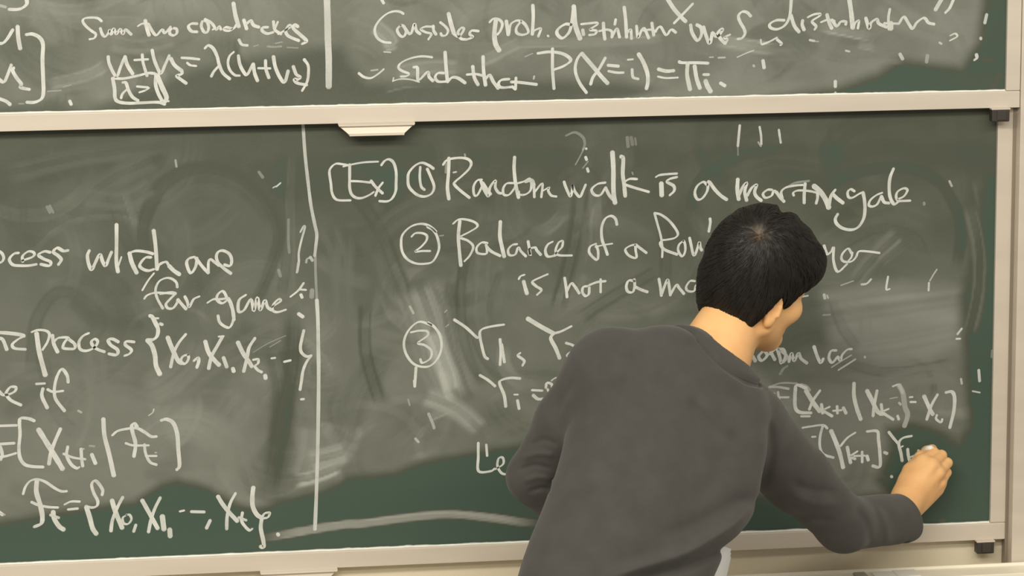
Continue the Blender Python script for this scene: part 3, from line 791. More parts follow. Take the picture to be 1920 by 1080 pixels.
a0 = (0, 400, 5.4); a1 = (300, 400, 5.4); a2 = (0, 580, 5.4); a3 = (280, 570, 5.4); a4 = (0, 760, 4.8); a5 = (20, 870, 5.4); a6 = (300, 870, 5.4)
b0 = (600, 270, 5.4); b1 = (900, 270, 5.4); b2 = (1200, 230, 5.4); b3 = (1480, 290, 5.4); b4 = (740, 390, 5.4); b5 = (1040, 390, 5.4); b6 = (740, 570, 4.8); b7 = (1400, 620, 3.927)
R3 = (1280, 360, 3); R4 = (1280, 720, 3); L4 = (640, 720, 3)
LOWER = [
 ('chalk_line', 'long hand-drawn vertical chalk divider', [(0, 0, 1, '''5.5,.8: 568 232 572 290 578 345 583 385 590 420 594 440 592 462 590 480
4.5,.4: 591 480 592 520 594 560
6.5,.9: 594 562 596 600 597 660 597.5 700 597 760 595.5 850 593 930 590.5 993''')]),
 ('chalk_writing', 'chalk words process which are', [(*a0, '''5: -15 380 20 405 38 450 20 490 -10 500
5.5: 190 400 140 410 95 465 130 520 220 530 300 528 370 515
5: 220 480 330 440 345 400 290 385 230 430 230 490
5.5: 510 395 450 385 390 420 440 460 510 490 500 530 410 515
6: 690 375 640 380 580 350 540 390 590 430 620 470 590 520
6: 905 375 885 430 900 520 930 570 960 510 1010 415 1040 490 1070 530 1100 460 1130 390
6.5: 1180 110 1180 300 1178 480 1195 595
3.5,.9: 1195 540 1230 440
5.5: 1310 400 1380 380 1480 390 1550 410
7: 1310 400 1335 500 1385 605
5.5: 1530 445 1470 450 1415 520 1440 560 1500 580 1560 565
6.5: 1555 170 1575 330 1590 570
5: 1590 570 1620 510 1680 490'''), (*a1, '''4.5: 0 520 60 490 90 530
7: 90 530 140 580 200 620
5.5: 350 440 290 460 270 510 310 605 360 540 375 450
5.5: 360 450 430 540 490 605
5: 490 605 490 500 510 465 560 500 600 530
5.5: 590 510 570 440 590 390 640 378 700 410 725 470 710 530 650 520
5.5: 590 505 650 560 720 610''')]),
 ('chalk_writing', 'chalk words fair game', [(*a0, '''4: 1560 605 1500 680 1440 780
4.5: 1460 865 1490 830 1560 805 1650 805 1780 815'''), (*a1, '''4.5: 175 750 165 700 120 663 60 655 -10 690 -45 770 -28 860 30 965
5: 0 815 110 800 160 810
5: 160 810 100 870 60 920 80 960 130 960 170 910 180 870
5.5: 180 870 220 920 265 970
5: 250 840 275 890 295 950 340 870 400 840
5: 480 905 540 870 600 870 680 860
5: 680 860 650 800 620 790 580 830 580 880 630 910 680 880
6: 690 860 720 920 740 1000 748 1080 740 1080
5.5: 870 825 800 880 795 990 850 980 920 870 950 990 985 850 1015 980 1060 880 1090 950 1130 980
5: 1130 950 1220 890 1200 870 1150 920 1140 980 1190 1000 1275 975'''), (*a3, '''5: 820 0 850 80 850 160 815 235 760 225 710 180 695 115''')]),
 ('chalk_mark', 'thin half wiped chalk bracket beside the divider', [(*a1, '''4,.85: 1420 190 1455 130 1465 150 1430 280 1405 400 1405 500 1385 600
4,.6: 1480 500 1490 460 1530 450
5,.5: 1400 500 1390 590
5: 1320 845 1400 780 1455 705
4: 1410 770 1480 775
5: 1425 820 1440 855
6: 1400 1015 1450 1050
8,.4: 1540 775 1535 850
5,.7: 1520 440 1545 480
5,.25: 1300 60 1300 280 1310 400
5,.3: 1200 570 1220 640''')]),
 ('chalk_writing', 'chalk word process before a brace of X terms', [(*a2, '''7: -10 235 80 240 200 255 245 270
6: -10 290 30 310 70 410
5.5: 245 270 180 305 125 355 150 395 260 405
5: 320 230 380 210 460 215 500 250 480 330 430 410
8: 370 240 395 420 430 560 460 670
6: 530 260 545 350 585 435
5: 545 330 590 290 680 285 700 310
5.5: 690 290 650 340 640 390 700 400 755 395 755 350 700 305
5.5: 900 240 840 270 800 330 810 400 870 420 950 390 990 330 960 300 925 330 950 380 1000 410 1060 430
6: 1200 330 1140 300 1095 310 1120 360 1190 410 1180 460 1100 450
5.5: 1360 330 1280 325 1270 360 1330 410 1310 450 1260 470
7: 1515 65 1540 75 1570 130 1600 200 1590 270 1550 305 1490 310
8: 1490 310 1540 370 1570 470 1580 570 1620 660
4: 1560 90 1605 90
6: 1620 145 1645 155'''), (*a3, '''7.5: 185 335 230 450 290 570 330 600
6: 370 305 300 390 250 490 215 640
5: 400 510 340 530 320 580 360 605 395 560 395 510
6: 450 575 490 545 500 580 480 645
7: 565 375 600 490 660 570 710 620
7: 740 330 690 420 630 530 600 655
4: 700 330 755 325
6.5: 750 540 785 640
7: 845 650 855 685
7: 895 385 950 500 1000 570 1040 635
6.5: 1070 345 1010 440 990 540 955 685
5: 1050 565 1100 560 1100 600 1070 630 1100 670 1140 690
7: 1172 720 1178 755
4.5: 1235 550 1275 545
5.5: 1365 585 1430 570
5.5: 1565 265 1545 350 1530 430 1540 490 1590 530 1640 520
5.5: 1640 520 1590 590 1555 680 1540 780 1525 870
5: 1535 965 1565 962
2.5,.35: 1050 490 1200 400 1380 320
3,.35: 1220 435 1330 370''')]),
 ('chalk_writing', 'chalk words e if', [(*a2, '''5.5: -10 830 30 865 90 860 150 830 160 790 110 785 75 820 65 860 110 920 215 970
5: 365 755 455 750
6: 435 800 425 880 480 1000
5.5: 690 740 680 670 630 605 590 650 560 740 550 840 570 920 655 1030
5: 480 810 540 835 640 825
4,.6: 790 1025 825 1045
3,.8: 1505 1075 1545 1045 1558 1010''')]),
 ('chalk_formula', 'chalk conditional expectation of X given script F', [(*a4, '''5.5: -20 185 150 180
6: -20 350 130 340
6: 0 370 20 440 5 490
5.5: -20 470 60 455 145 430
6: 310 140 260 120 190 115 175 150 180 260 170 380 180 470 220 530 290 550 390 555
8.5: 345 215 410 320 490 450 565 575
7: 545 210 500 310 460 420 440 530
5.5: 610 370 600 450 640 530 690 565 715 555
4.5: 570 435 660 470 770 485
5.5: 730 390 735 480 745 550
4,.7: 735 400 755 390
6.5: 825 440 860 525
4,.4: 805 365 850 368
7.5: 930 120 940 270 980 430 1025 635
5.5: 1010 270 1060 230 1150 210 1230 205 1300 240 1360 280 1410 280
6.5: 1235 195 1210 165 1185 185 1195 250 1220 350 1205 462
4.5: 1130 340 1200 360 1340 360
5: 1300 350 1310 430 1350 510 1410 535
4.5: 1310 455 1410 455
3,.7: 1395 425 1410 425
7: 1450 135 1500 125 1560 160 1595 260 1605 400 1615 540 1590 580''')]),
 ('chalk_formula', 'chalk set definition of script F as X zero to X t', [(*a5, '''5: 125 305 150 230 200 170 270 155 350 180 440 240 510 275 570 275
8: 265 170 260 280 295 400 320 520 310 600 240 635
5: 210 385 280 415 380 435 480 440
8: 430 480 440 550 490 630 540 665
5: 400 515 490 545
5: 545 410 610 380 700 380
5.5: 580 460 680 450
5.5: 925 315 930 260 880 185 845 170 820 210 840 290 880 370 875 420 830 440 765 430
8: 765 430 800 540 830 650 870 710
8: 1025 365 1060 480 1130 650
6.5: 1135 335 1080 440 1030 570 1015 680
4.5: 1175 515 1135 545 1145 600 1190 605 1222 560 1205 515 1170 515
6: 1268 615 1245 685
7: 1330 365 1400 490 1490 655
6.5: 1515 340 1460 450 1420 570 1395 690
9: 1535 525 1552 665
9: 1610 660 1615 735'''), (*a6, '''5: 200 480 245 470
6: 315 482 450 485
7: 508 570 470 650
7: 585 325 630 400 700 490 785 580
6: 765 295 710 400 680 530 675 660
5.5: 835 490 825 570 860 630 905 670 935 655
5: 795 540 875 570
8: 945 235 935 330 940 430 980 510 1030 545
5: 1030 545 1060 500 1110 495 1090 540 1030 550
7: 1030 550 1020 650 1045 770 1050 840 1015 835
6.5: 1190 705 1200 722'''), (*a4, '''6: -10 960 25 985
4,.5: 5 975 45 985''')]),
 ('chalk_writing', 'chalk words bracketed Ex, circled one, Random walk is a martingale', [(*b0, '''4.5: 290 215 230 205 160 200 110 240 95 290 110 400 120 490 150 550 200 570 310 570
4: 235 228 330 205 450 185 590 178
5: 300 205 300 330 300 440 320 510 370 545 430 545 500 515 545 485
4.5: 310 375 400 378 510 390
5: 515 370 560 430 635 500
5: 635 390 590 450 560 525
5: 620 215 655 170 700 155 745 190 770 280 770 400 765 480 730 550 680 580 600 578
5: 1150 250 1100 215 1030 190 960 220 900 290 890 360 900 430 950 490 1010 525 1070 530 1130 500 1155 430 1120 330 1085 250
4.5: 1015 230 1010 340 1025 430 1060 465
6: 1305 140 1300 300 1290 440 1305 560
5: 1245 210 1290 160 1400 140 1490 150 1530 190 1510 250 1440 320 1370 380 1360 410 1420 470 1515 545
5,.35: 1280 200 1275 290
4,.9: 1350 288 1380 282
4.5: 1640 360 1590 370 1555 430 1560 510 1590 520 1630 450 1650 400
5.5: 1645 390 1690 460 1728 510
3,.5: 1465 100 1470 125
3,.4: 1210 930 1250 925'''), (*b1, '''5: 5 360 30 440 85 530 100 440 155 370 155 440 185 490 215 500
4.5: 340 395 270 400 235 450 240 510 290 515 340 460 370 400
6: 350 130 345 250 360 400 390 545
4.5: 370 400 440 380 500 350 520 400 510 470 460 510 400 512 390 480
8,.8: 460 380 520 370 540 420
5: 545 400 550 540
4.5: 550 490 630 400 620 540
4.5: 625 480 700 440 690 470 720 520 775 532
5: 850 380 870 440 915 530 935 450 930 410 960 480 1010 535 1040 480 1070 410
5: 1270 390 1190 405 1130 460 1160 515 1220 515 1270 440
5.5: 1270 440 1310 520 1365 580
8: 1340 80 1350 250 1350 420 1355 520 1368 600
7: 1425 125 1450 150 1445 300 1460 420 1470 530
5: 1590 355 1510 355 1460 400 1540 435 1710 485
4: 1070 45 1080 50
5: 1068 130 1080 162
4.5: 1085 245 1097 282
3,.35: 1055 40 1010 130 965 210
3,.35: 1095 175 1040 245
2.5,.4: 1540 285 1550 310
5,.3: 870 -85 960 -118 1040 -70 1060 0 1040 60
6,.25: 1490 -70 1500 30
6,.22: 1530 -70 1545 10
4,.2: 1570 -60 1580 10'''), (*b2, '''5: 160 550 200 530 290 520 375 515
8: 215 610 220 740
5.5: 375 550 300 570 275 600 340 640 345 690 300 735
5: 680 630 640 600 580 640 555 710 580 775 630 765 680 690 690 600
6: 690 595 710 610 760 680 820 740 880 780
7: 990 570 985 680 1000 780
6: 1000 740 1040 650 1080 610 1060 700 1080 790
6: 1085 740 1130 660 1180 630 1160 700 1180 750 1230 790
5: 1340 680 1290 680 1245 720 1270 760 1330 740 1360 690 1420 760
5.5: 1380 700 1420 760 1460 800
5: 1440 770 1430 700 1480 655 1580 635 1650 630'''), (*b3, '''4.5: 45 415 40 385 90 362 200 368 280 385
6: 160 290 150 400 150 490
5.5: 285 385 285 440 270 495
9: 245 315 310 370 370 460 400 540
6: 400 540 420 420 465 355
6.5: 440 400 480 440 545 490
5: 660 370 620 350 590 380 600 430 640 435 700 400 740 380
6: 745 380 760 460 765 560 750 650 700 730 630 760 540 745 480 700 465 650 490 600
5: 940 385 880 410 820 460 805 510 840 525 890 500 930 420
6: 930 420 960 480 1010 490
6: 1055 140 1020 230 1010 330 1020 430 1060 500 1110 470
5: 1100 450 1160 420 1195 360 1160 340 1100 370 1080 420 1100 465 1150 468 1225 465
4,.7: 1620 265 1645 320
4,.6: 1362 485 1368 505
5,.4: -10 320 60 285 200 265''')]),
 ('chalk_mark', 'three short chalk ticks under the upper rail', [(*b2, '''4.5,.9: 1010 25 1000 130 990 240
3,.25: 990 240 992 330
4,.9: 1210 40 1225 130 1228 220
3,.5: 1195 195 1225 240
4,.9: 1405 70 1415 140 1425 205''')]),
 ('chalk_writing', 'chalk words circled two, Balance of a Rou', [(*b4, '''4.5: 420 240 350 180 260 160 160 190 80 270 65 360 80 450 130 520 210 560 300 565 380 545 430 470 450 390 430 290 390 225 330 190
4.5: 170 290 210 255 280 255 325 280 320 330 270 390 210 440 280 435 360 435
6: 660 130 645 280 655 440 670 585
4.5: 590 160 650 115 740 120 820 150 835 190 760 240 665 295 740 330 795 390 760 480 705 540
4.5: 940 355 880 350 830 400 840 455 920 465 935 430 925 370
5: 930 390 980 440 1070 485
6.5: 1070 135 1065 280 1085 390 1110 495
4.5: 1240 365 1190 375 1150 420 1160 475 1220 470 1250 400 1280 440 1330 490
5: 1350 335 1375 480 1360 420 1420 400 1440 430 1480 475
5: 1600 340 1550 370 1525 430 1550 490 1630 480'''), (*b5, '''4.5: 0 470 40 430 75 390 80 335 40 350 10 420 20 465 60 480 175 480
4.5: 420 360 360 390 350 450 400 510 435 520 440 440 420 380
5: 630 170 615 110 570 80 510 110 475 200 480 320 510 400 535 475
3.5: 410 395 490 375 585 360
4.5: 830 370 770 380 715 420 750 480 825 505 820 430 815 375
5: 830 380 870 410 930 455
4: 1010 50 1040 160 1075 290 1090 410 1088 500
4.5: 1010 50 1080 70 1170 140 1245 250 1220 300 1140 320 1085 325
5.5: 1085 330 1070 360 1110 420 1240 470
4.5: 1305 330 1260 370 1250 430 1290 490 1320 440 1320 370 1305 330
5: 1365 300 1380 370 1400 460 1420 475 1450 390 1465 345 1475 400 1490 430
5: 1572 105 1575 150 1560 240''')]),
 ('chalk_writing', 'chalk letters yer beside the hair', [(*R3, '''5: 765 352 790 362
5: 795 300 812 348 835 335 846 312
5: 850 312 848 385 872 448 925 405
4.5: 950 345 930 318 900 345 893 375 910 392 950 390 975 365 985 340 1000 332 1050 335 1108 343
4: 955 340 948 368 930 388''')]),
 ('chalk_writing', 'chalk words is not a ma', [(*b4, '''4.5: 1255 720 1275 690 1315 675
6.5: 1305 740 1320 800 1340 870
5: 1550 670 1480 700 1395 745 1430 790 1485 830 1440 880'''), (*b5, '''5: 100 705 115 800 125 905
5: 120 850 165 765 200 790 250 865
5: 340 790 290 800 280 850 310 890 345 870 350 800
5.5: 350 780 430 750 515 740
4.5: 465 720 465 855
5: 810 740 750 735 725 790 740 845 790 850 810 790 805 720
5.5: 820 800 870 825 940 850
5: 1055 715 1070 800 1080 890
5: 1085 870 1120 770 1145 725 1160 800 1170 885
5: 1170 880 1230 780 1260 810 1310 870
4.5: 1420 740 1370 740 1330 800 1350 840 1410 840 1435 780 1475 850''')]),
 ('chalk_writing', 'chalk words circled three, Y one, Y two', [(*b6, '''4.5: 330 190 220 160 130 230 85 330 95 430 150 520 220 560 310 560 380 500 420 400 410 290 360 210 300 165
4.5: 145 255 220 240 290 245 295 285 210 350 270 370 330 420 320 490 250 530 230 495
5: 192 570 180 745
5: 535 140 640 210 735 297 755 297
5: 985 185 880 200 790 225 765 270 785 380 810 470 840 495
5: 948 315 955 420 948 550
5: 962 360 975 440 988 525
5: 1130 440 1110 465 1165 510 1150 555
8: 1195 130 1310 200 1430 265
6: 1590 200 1500 245 1430 265
6.5: 1430 265 1405 310 1450 400 1485 490
5: 1540 350 1600 370 1620 400 1555 455 1570 475 1610 485
3,.5: 450 75 470 55
3,.5: 460 205 485 185
4,.6: 135 20 170 85
3,.4: 415 270 430 310''')]),
 ('chalk_formula', 'chalk line Y i equals', [(*b6, '''5: 765 640 840 685 905 740
5.5: 1130 670 1040 665 960 685 945 720 985 820 1000 925
4: 1075 815 1110 815
5: 1105 865 1120 945
5: 1235 775 1330 780
6: 1245 820 1290 855 1350 850
4,.8: 1410 690 1440 668 1480 660
5: 1360 755 1370 710 1410 720 1420 750
4: 1375 765 1390 800''')]),
 ('chalk_writing', 'chalk letters Le at the left elbow', [(*L4, '''5: 770 330 770 410 772 490 840 490 862 475
4.5: 815 340 820 405
4.5: 865 480 910 450 908 415 885 418 878 460 900 500 935 510
6: 945 465 955 470
4,.7: 415 305 435 328
5,.6: 490 165 515 225 522 250
3,.4: 375 85 385 120
4.5: 410 -20 413 12''')]),
 ('chalk_writing', 'rubbed chalk words ndom var', [(*b7, '''6,.8: 8 225 32 178 65 225
6,.85: 120 150 88 190 112 220 150 182 130 145
6,.85: 160 125 192 185 208 215
6,.8: 165 175 205 140 235 130
6,.85: 225 130 245 200 255 240 285 190 270 140 235 135
5,.7: 255 150 300 195 270 235
5.5,.85: 310 230 330 165 350 222 380 165 400 205 445 240
6: 495 115 520 190 545 235 565 205
5.5,.9: 660 145 620 150 605 200 630 235 670 190
5,.9: 670 190 690 222 702 180 740 140 775 135
4,.6: 625 270 690 228 770 180
5,.7: 675 290 730 255 800 210
6,.35: 245 320 270 280 300 260
4,.6: 868 190 872 200''')]),
 ('chalk_formula', 'chalk expectation of X k plus one given X k down to X zero', [(*b7, '''5,.7: 165 415 230 415 310 428
4,.5: 165 412 260 385 370 388
4.5,.8: 200 460 210 525
4.5,.8: 230 450 240 520
4.5,.9: 190 492 310 490
5,.6: 400 395 440 410 465 440
6.5: 440 425 370 400 357 450 357 560 390 600 475 605
5,.9: 400 630 465 630
7.5: 435 440 490 530 540 595
6: 540 440 490 510 460 580
5.5: 550 540 560 610
5.5: 610 560 568 588 630 630
4.5: 635 590 700 585
5: 665 555 668 610
5.5: 710 565 732 610
7: 790 385 790 480 810 570 840 655
7.5: 885 440 930 530 960 590 990 615
6: 960 440 940 540 930 630
5.5: 990 540 1000 620
5.5: 1045 575 1005 602 1080 655
4.5: 1110 625 1120 655
5,.9: 1075 410 1120 400 1150 460
9,.55: 1120 400 1150 460 1165 560 1185 620 1160 705
4: 1198 490 1222 488
5: 1205 525 1245 525
3,.6: 1055 500 1110 490
4,.7: 1120 530 1135 545
7: 1305 480 1350 580 1372 618
6: 1405 470 1360 550 1325 655
4.5: 1400 620 1395 650 1430 675 1440 650
6.5: 1465 455 1510 450 1530 490 1525 590 1495 715''')]),
 ('chalk_formula', 'chalk expectation of Y k plus one at the writing hand', [(*b7, '''4.5: 410 715 470 705 560 695 595 720
4: 480 782 508 780
5: 560 700 540 780 540 860 565 910 640 935
7.5: 620 735 660 830 690 920 710 1010
5.5: 800 750 740 790 690 850
6: 740 855 752 915 765 975
5.5: 815 888 765 925 800 945
4.5: 790 922 870 920
5: 850 890 850 970
6: 885 920 895 955
6: 885 742 960 740 970 800 980 900 980 1000 925 995
6,.9: 1012 895 1035 905
5: 1045 745 1080 790 1115 830
5.5: 1215 775 1150 790 1120 830 1135 900 1145 960
4.5: 1140 855 1150 850
5.5: 1185 870 1190 920 1200 965
5: 1235 918 1195 940 1225 970
5: 1262 882 1278 892'''), (*R4, '''5: 1172 518 1178 524''')]),
 ('chalk_mark', 'stray chalk flecks at the right of the lower board', [(*R3, '''3.5,.5: 890 525 960 500
5,.8: 1005 520 1035 515 1060 490
4: 1155 475 1145 545 1165 545
3.5,.6: 1430 435 1410 465 1390 500
4,.9: 1385 510 1383 555
4,.8: 665 590 705 583
5,.7: 795 575 800 600
3,.6: 812 580 818 598
5,.9: 1570 768 1545 800
4: 1538 826 1562 825
5,.9: 1665 1000 1670 1065
4,.3: 790 692 830 690
4,.3: 1740 890 1738 930
4,.7: 1565 1050 1570 1080
4,.35: 1355 62 1360 72'''), (*R4, '''3.5,.8: 1630 40 1672 48
6,.6: 1690 790 1728 770 1710 800'''), (330, 295, 1, '''4,.5: -1 5 1 18
5,.3: 155 27 163 38
5,.3: -242 92 -236 104
4,.3: -237 90 -230 104
4,.9: 188 55 196 48
4,.8: 182 57 187 54''')]),
]
for nm, lb, it in LOWER: ribbon_mesh(nm, lower, LOW_Y, it, lb)
# ------------------------------------------------------------------ solid modelling by signed distance
def smin(a, b, k):
    h = np.clip(.5+.5*(b-a)/k, 0, 1)
    return b*(1-h)+a*h-k*h*(1-h)
def smax(a, b, k): return -smin(-a, -b, k)
def vdot(p, v): return p[:, 0]*v[0]+p[:, 1]*v[1]+p[:, 2]*v[2]
def rcone(P, a, b, ra, rb):
    a = np.asarray(a, np.float32); b = np.asarray(b, np.float32); ab = b-a
    t = np.clip(vdot(P-a, ab)/float(ab@ab), 0, 1)
    q = P-a-t[:, None]*ab
    return np.sqrt((q*q).sum(1))-(ra+(rb-ra)*t)
def chain(P, pts, rad, k=.01):
    d = None
    for i in range(len(pts)-1):
        e = rcone(P, pts[i], pts[i+1], rad[i], rad[i+1])
        d = e if d is None else smin(d, e, k)
    return d
def ell(q, c, r):
    q = (q-np.asarray(c, np.float32)); r = np.asarray(r, np.float32)
    k0 = np.sqrt(((q/r)**2).sum(1)); k1 = np.sqrt(((q/(r*r))**2).sum(1))+1e-9
    return k0*(k0-1)/k1

def surface(sdf, lo, hi, h, project=2):
    """closed quad surface of sdf = 0 (surface nets on a sparse grid)"""
    lo = np.asarray(lo, float); hi = np.asarray(hi, float); S = 4
    n = (np.ceil((hi-lo)/(h*S)).astype(int)+2)
    cx = [lo[i]+np.arange(n[i])*h*S for i in range(3)]
    G = np.stack(np.meshgrid(*cx, indexing='ij'), -1).reshape(-1, 3).astype(np.float32)
    ev = lambda P: np.concatenate([sdf(P[i:i+150000]) for i in range(0, len(P), 150000)])
    cv = ev(G).reshape(n).astype(np.float32)
    m = (n-1)*S+1
    V = cv
    for ax in range(3):                                   # linear upsampling, axis by axis
        k = np.arange(m[ax]); i0 = np.minimum(k//S, n[ax]-2); f = ((k-i0*S)/S).astype(np.float32)
        sh = [1, 1, 1]; sh[ax] = len(k); f = f.reshape(sh)
        V = np.take(V, i0, ax)*(1-f)+np.take(V, i0+1, ax)*f
    near = np.argwhere(np.abs(V) < h*4.5)
    if len(near):
        V[tuple(near.T)] = ev((lo+near*h).astype(np.float32))
    ins = V < 0
    a = ins[:-1, :-1, :-1]; any_ = a.copy(); all_ = a.copy()
    for dx in (0, 1):
        for dy in (0, 1):
            for dz in (0, 1):
                b = ins[dx:m[0]-1+dx, dy:m[1]-1+dy, dz:m[2]-1+dz]
                any_ |= b; all_ &= b
    cells = np.argwhere(any_ & ~all_)
    corner = np.array([(x, y, z) for x in (0, 1) for y in (0, 1) for z in (0, 1)])
    cvs = np.stack([V[tuple((cells+c).T)] for c in corner], 1)
    acc = np.zeros((len(cells), 3)); cnt = np.zeros(len(cells))
    for i in range(8):
        for j in range(i+1, 8):
            if np.abs(corner[i]-corner[j]).sum() != 1: continue
            x = (cvs[:, i] < 0) != (cvs[:, j] < 0)
            t = cvs[:, i]/(cvs[:, i]-cvs[:, j]+1e-12)
            p = corner[i]+t[:, None]*(corner[j]-corner[i])
            acc[x] += p[x]; cnt[x] += 1
    verts = lo+(cells+acc/cnt[:, None])*h
    for _ in range(project):                              # settle on the true surface
        P = verts.astype(np.float32); e = h*.35
        d = ev(P); g = np.stack([ev(P+np.eye(3, dtype=np.float32)[i]*e)-ev(P-np.eye(3, dtype=np.float32)[i]*e) for i in range(3)], 1)/(2*e)
        g2 = (g*g).sum(1)+1e-3
        st = -(d/g2)[:, None]*g; ln = np.linalg.norm(st, axis=1)[:, None]+1e-9
        verts = verts+st*np.minimum(1, h*.5/ln)*.9
    ids = np.full(tuple(m-1), -1, np.int32); ids[tuple(cells.T)] = np.arange(len(cells))
    faces = []
    for ax in range(3):
        u, w = (ax+1) % 3, (ax+2) % 3
        sl0 = [slice(None)]*3; sl1 = [slice(None)]*3; sl0[ax] = slice(0, -1); sl1[ax] = slice(1, None)
        A = ins[tuple(sl0)]; B = ins[tuple(sl1)]
        ed = np.argwhere(A != B)
        ok = (ed[:, u] > 0) & (ed[:, w] > 0) & (ed[:, u] < m[u]-1) & (ed[:, w] < m[w]-1)
        ed = ed[ok]
        du = np.eye(3, dtype=int)[u]; dw = np.eye(3, dtype=int)[w]
        q = np.stack([ids[tuple((ed-du-dw).T)], ids[tuple((ed-dw).T)], ids[tuple(ed.T)], ids[tuple((ed-du).T)]], 1)
        fl = ~A[tuple(ed.T)]
        q[fl] = q[fl][:, ::-1]
        faces.append(q)
    F = np.concatenate(faces); F = F[(F >= 0).all(1)]
    return verts, F

# ------------------------------------------------------------------ the pose
def J(px, py, y): return at(px, py, y).astype(np.float32)
LS, LE, LW = J(1136, 694, -.505), J(1003, 893, -.43), J(1165, 1045, -.40)
RS, RE, RW = J(1402, 806, -.43), J(1582, 982, -.28), J(1694, 950, -.115)
LG, RG = J(1152, 702, -.525), J(1388, 792, -.435)         # shoulder girdle under the knit
NB = J(1336, 672, -.455)                                  # root of the neck
_rows = [  # photo row, left and right outline of the trunk, depth of its middle, half thickness
 (1230, 962, 1300, -.69, .105), (1150, 957, 1322, -.685, .108), (1080, 962, 1345, -.66, .108), (1040, 974, 1368, -.645, .107), (1000, 988, 1394, -.63, .107), (940, 1010, 1432, -.60, .108), (900, 1028, 1438, -.585, .110),
 (850, 1046, 1450, -.56, .112), (800, 1058, 1450, -.535, .112), (750, 1070, 1440, -.51, .114), (700, 1088, 1405, -.49, .110), (660, 1108, 1365, -.48, .100), (632, 1138, 1335, -.475, .080)]
_tz, _cx, _cy, _hw, _hd = [], [], [], [], []
for py, l, r, y, hd in _rows:
    pl, pr = at(l, py, y), at(r, py, y)
    _tz.append((pl[2]+pr[2])/2); _cx.append((pl[0]+pr[0])/2); _cy.append(y); _hw.append((pr[0]-pl[0])/2); _hd.append(hd)
_tz, _cx, _cy, _hw, _hd = map(np.array, (_tz, _cx, _cy, _hw, _hd))
_zz = np.linspace(_tz[0], _tz[-1], 60)
_ker = np.exp(-.5*(np.arange(-4, 5)/2.0)**2); _ker /= _ker.sum()
def _sm(v):
    v = np.interp(_zz, _tz, v); p = np.pad(v, 4, mode='reflect', reflect_type='odd'); return np.convolve(p, _ker, 'valid')
_pcx, _pcy, _phw, _phd = _sm(_cx), _sm(_cy), _sm(_hw), _sm(_hd)
YAW = math.radians(18); cy_, sy_ = math.cos(YAW), math.sin(YAW)
def trunk(P, shrink=0.0, z0=None, z1=None):
    z = P[:, 2]
    cx = np.interp(z, _zz, _pcx); cy = np.interp(z, _zz, _pcy)
    w = np.interp(z, _zz, _phw)*1.0-shrink; d = np.interp(z, _zz, _phd)-shrink
    dx = P[:, 0]-cx; dy = P[:, 1]-cy
    a = (dx*cy_+dy*sy_)/np.maximum(w, .01); b = (-dx*sy_+dy*cy_)/np.maximum(d, .01)
    k = (np.abs(a)**2.4+np.abs(b)**2.4)**(1/2.4)
    e = (k-1)*np.minimum(w, d)*.95
    top = (z-(z1 if z1 is not None else _zz[-1]-shrink))*.9
    bot = ((z0 if z0 is not None else _zz[0])-z)
    return smax(smax(e, top, .05), bot, .01).astype(np.float32)

# head frame: forward, right ear, up
HY, HP = math.radians(61), math.radians(8)
HF = np.array([math.sin(HY)*math.cos(HP), math.cos(HY)*math.cos(HP), -math.sin(HP)])
HR = np.array([math.cos(HY), -math.sin(HY), 0.0]); HU = np.cross(HR, HF)
_t = math.radians(19); HR, HU = HR*math.cos(_t)-HU*math.sin(_t), HU*math.cos(_t)+HR*math.sin(_t)
HC = J(1413, 527, -.40)
HM = np.stack([HF, HR, HU], 1).astype(np.float32)         # columns
def to_head(P): return (P-HC)@HM
def head_pt(f, r, u): return (HC+HM@np.array([f, r, u], np.float32)).astype(np.float32)

def sd_head(P):
    q = to_head(P); s = q.copy(); s[:, 1] = np.abs(s[:, 1])
    d = ell(q, (-.008, 0, .034), (.084, .072, .084))
    d = smin(d, ell(q, (.030, 0, -.032), (.064, .060, .084)), .03)
    d = smin(d, rcone(s, (.0, .052, -.055), (.066, .012, -.104), .020, .018), .03)
    d = smin(d, ell(q, (.080, 0, -.102), (.020, .022, .016)), .02)
    d = smin(d, rcone(s, (.078, .012, .026), (.068, .042, .022), .012, .010), .014)      # brow
    d = smax(d, -ell(s, (.098, .032, .002), (.020, .017, .012)), .010)                   # eye socket
    d = smin(d, ell(s, (.074, .032, .002), (.013, .014, .012)), .003)                    # lids
    d = smin(d, rcone(q, (.088, 0, .010), (.110, 0, -.036), .007, .0115), .008)          # nose
    d = smin(d, ell(s, (.096, .012, -.040), (.010, .008, .008)), .006)
    d = smin(d, ell(s, (.058, .046, -.030), (.022, .018, .020)), .02)                    # cheekbone
    d = smin(d, ell(q, (.090, 0, -.066), (.011, .023, .006)), .005)                      # lips
    d = smin(d, ell(q, (.087, 0, -.077), (.011, .019, .006)), .005)
    # ears: a tilted shell with a hollow
    t = math.radians(15); e = s-np.array([-.010, .0735, -.014], np.float32)
    ef = e[:, 0]*math.cos(t)+e[:, 1]*math.sin(t); er = -e[:, 0]*math.sin(t)+e[:, 1]*math.cos(t)
    E = np.stack([ef, er, e[:, 2]], 1)
    ear = ell(E, (0, 0, .004), (.0160, .0078, .027))
    ear = smin(ear, ell(E, (.002, 0, -.024), (.010, .007, .012)), .008)
    ear = smax(ear, -ell(E, (.003, .010, .004), (.0115, .0075, .021)), .004)
    ear = smin(ear, rcone(E, (.012, .004, -.010), (.012, .003, .004), .004, .003), .004)
    return smin(d, ear, .006).astype(np.float32)

NECK_T = head_pt(-.022, .004, -.050)
def sd_neck(P, grow=0.0):
    d = rcone(P, NB, NECK_T, .064+grow, .047+grow)
    return d
def sd_throat(P): return rcone(P, NB+np.array([.02, .035, -.01], np.float32), head_pt(.01, 0, -.075), .045, .034)

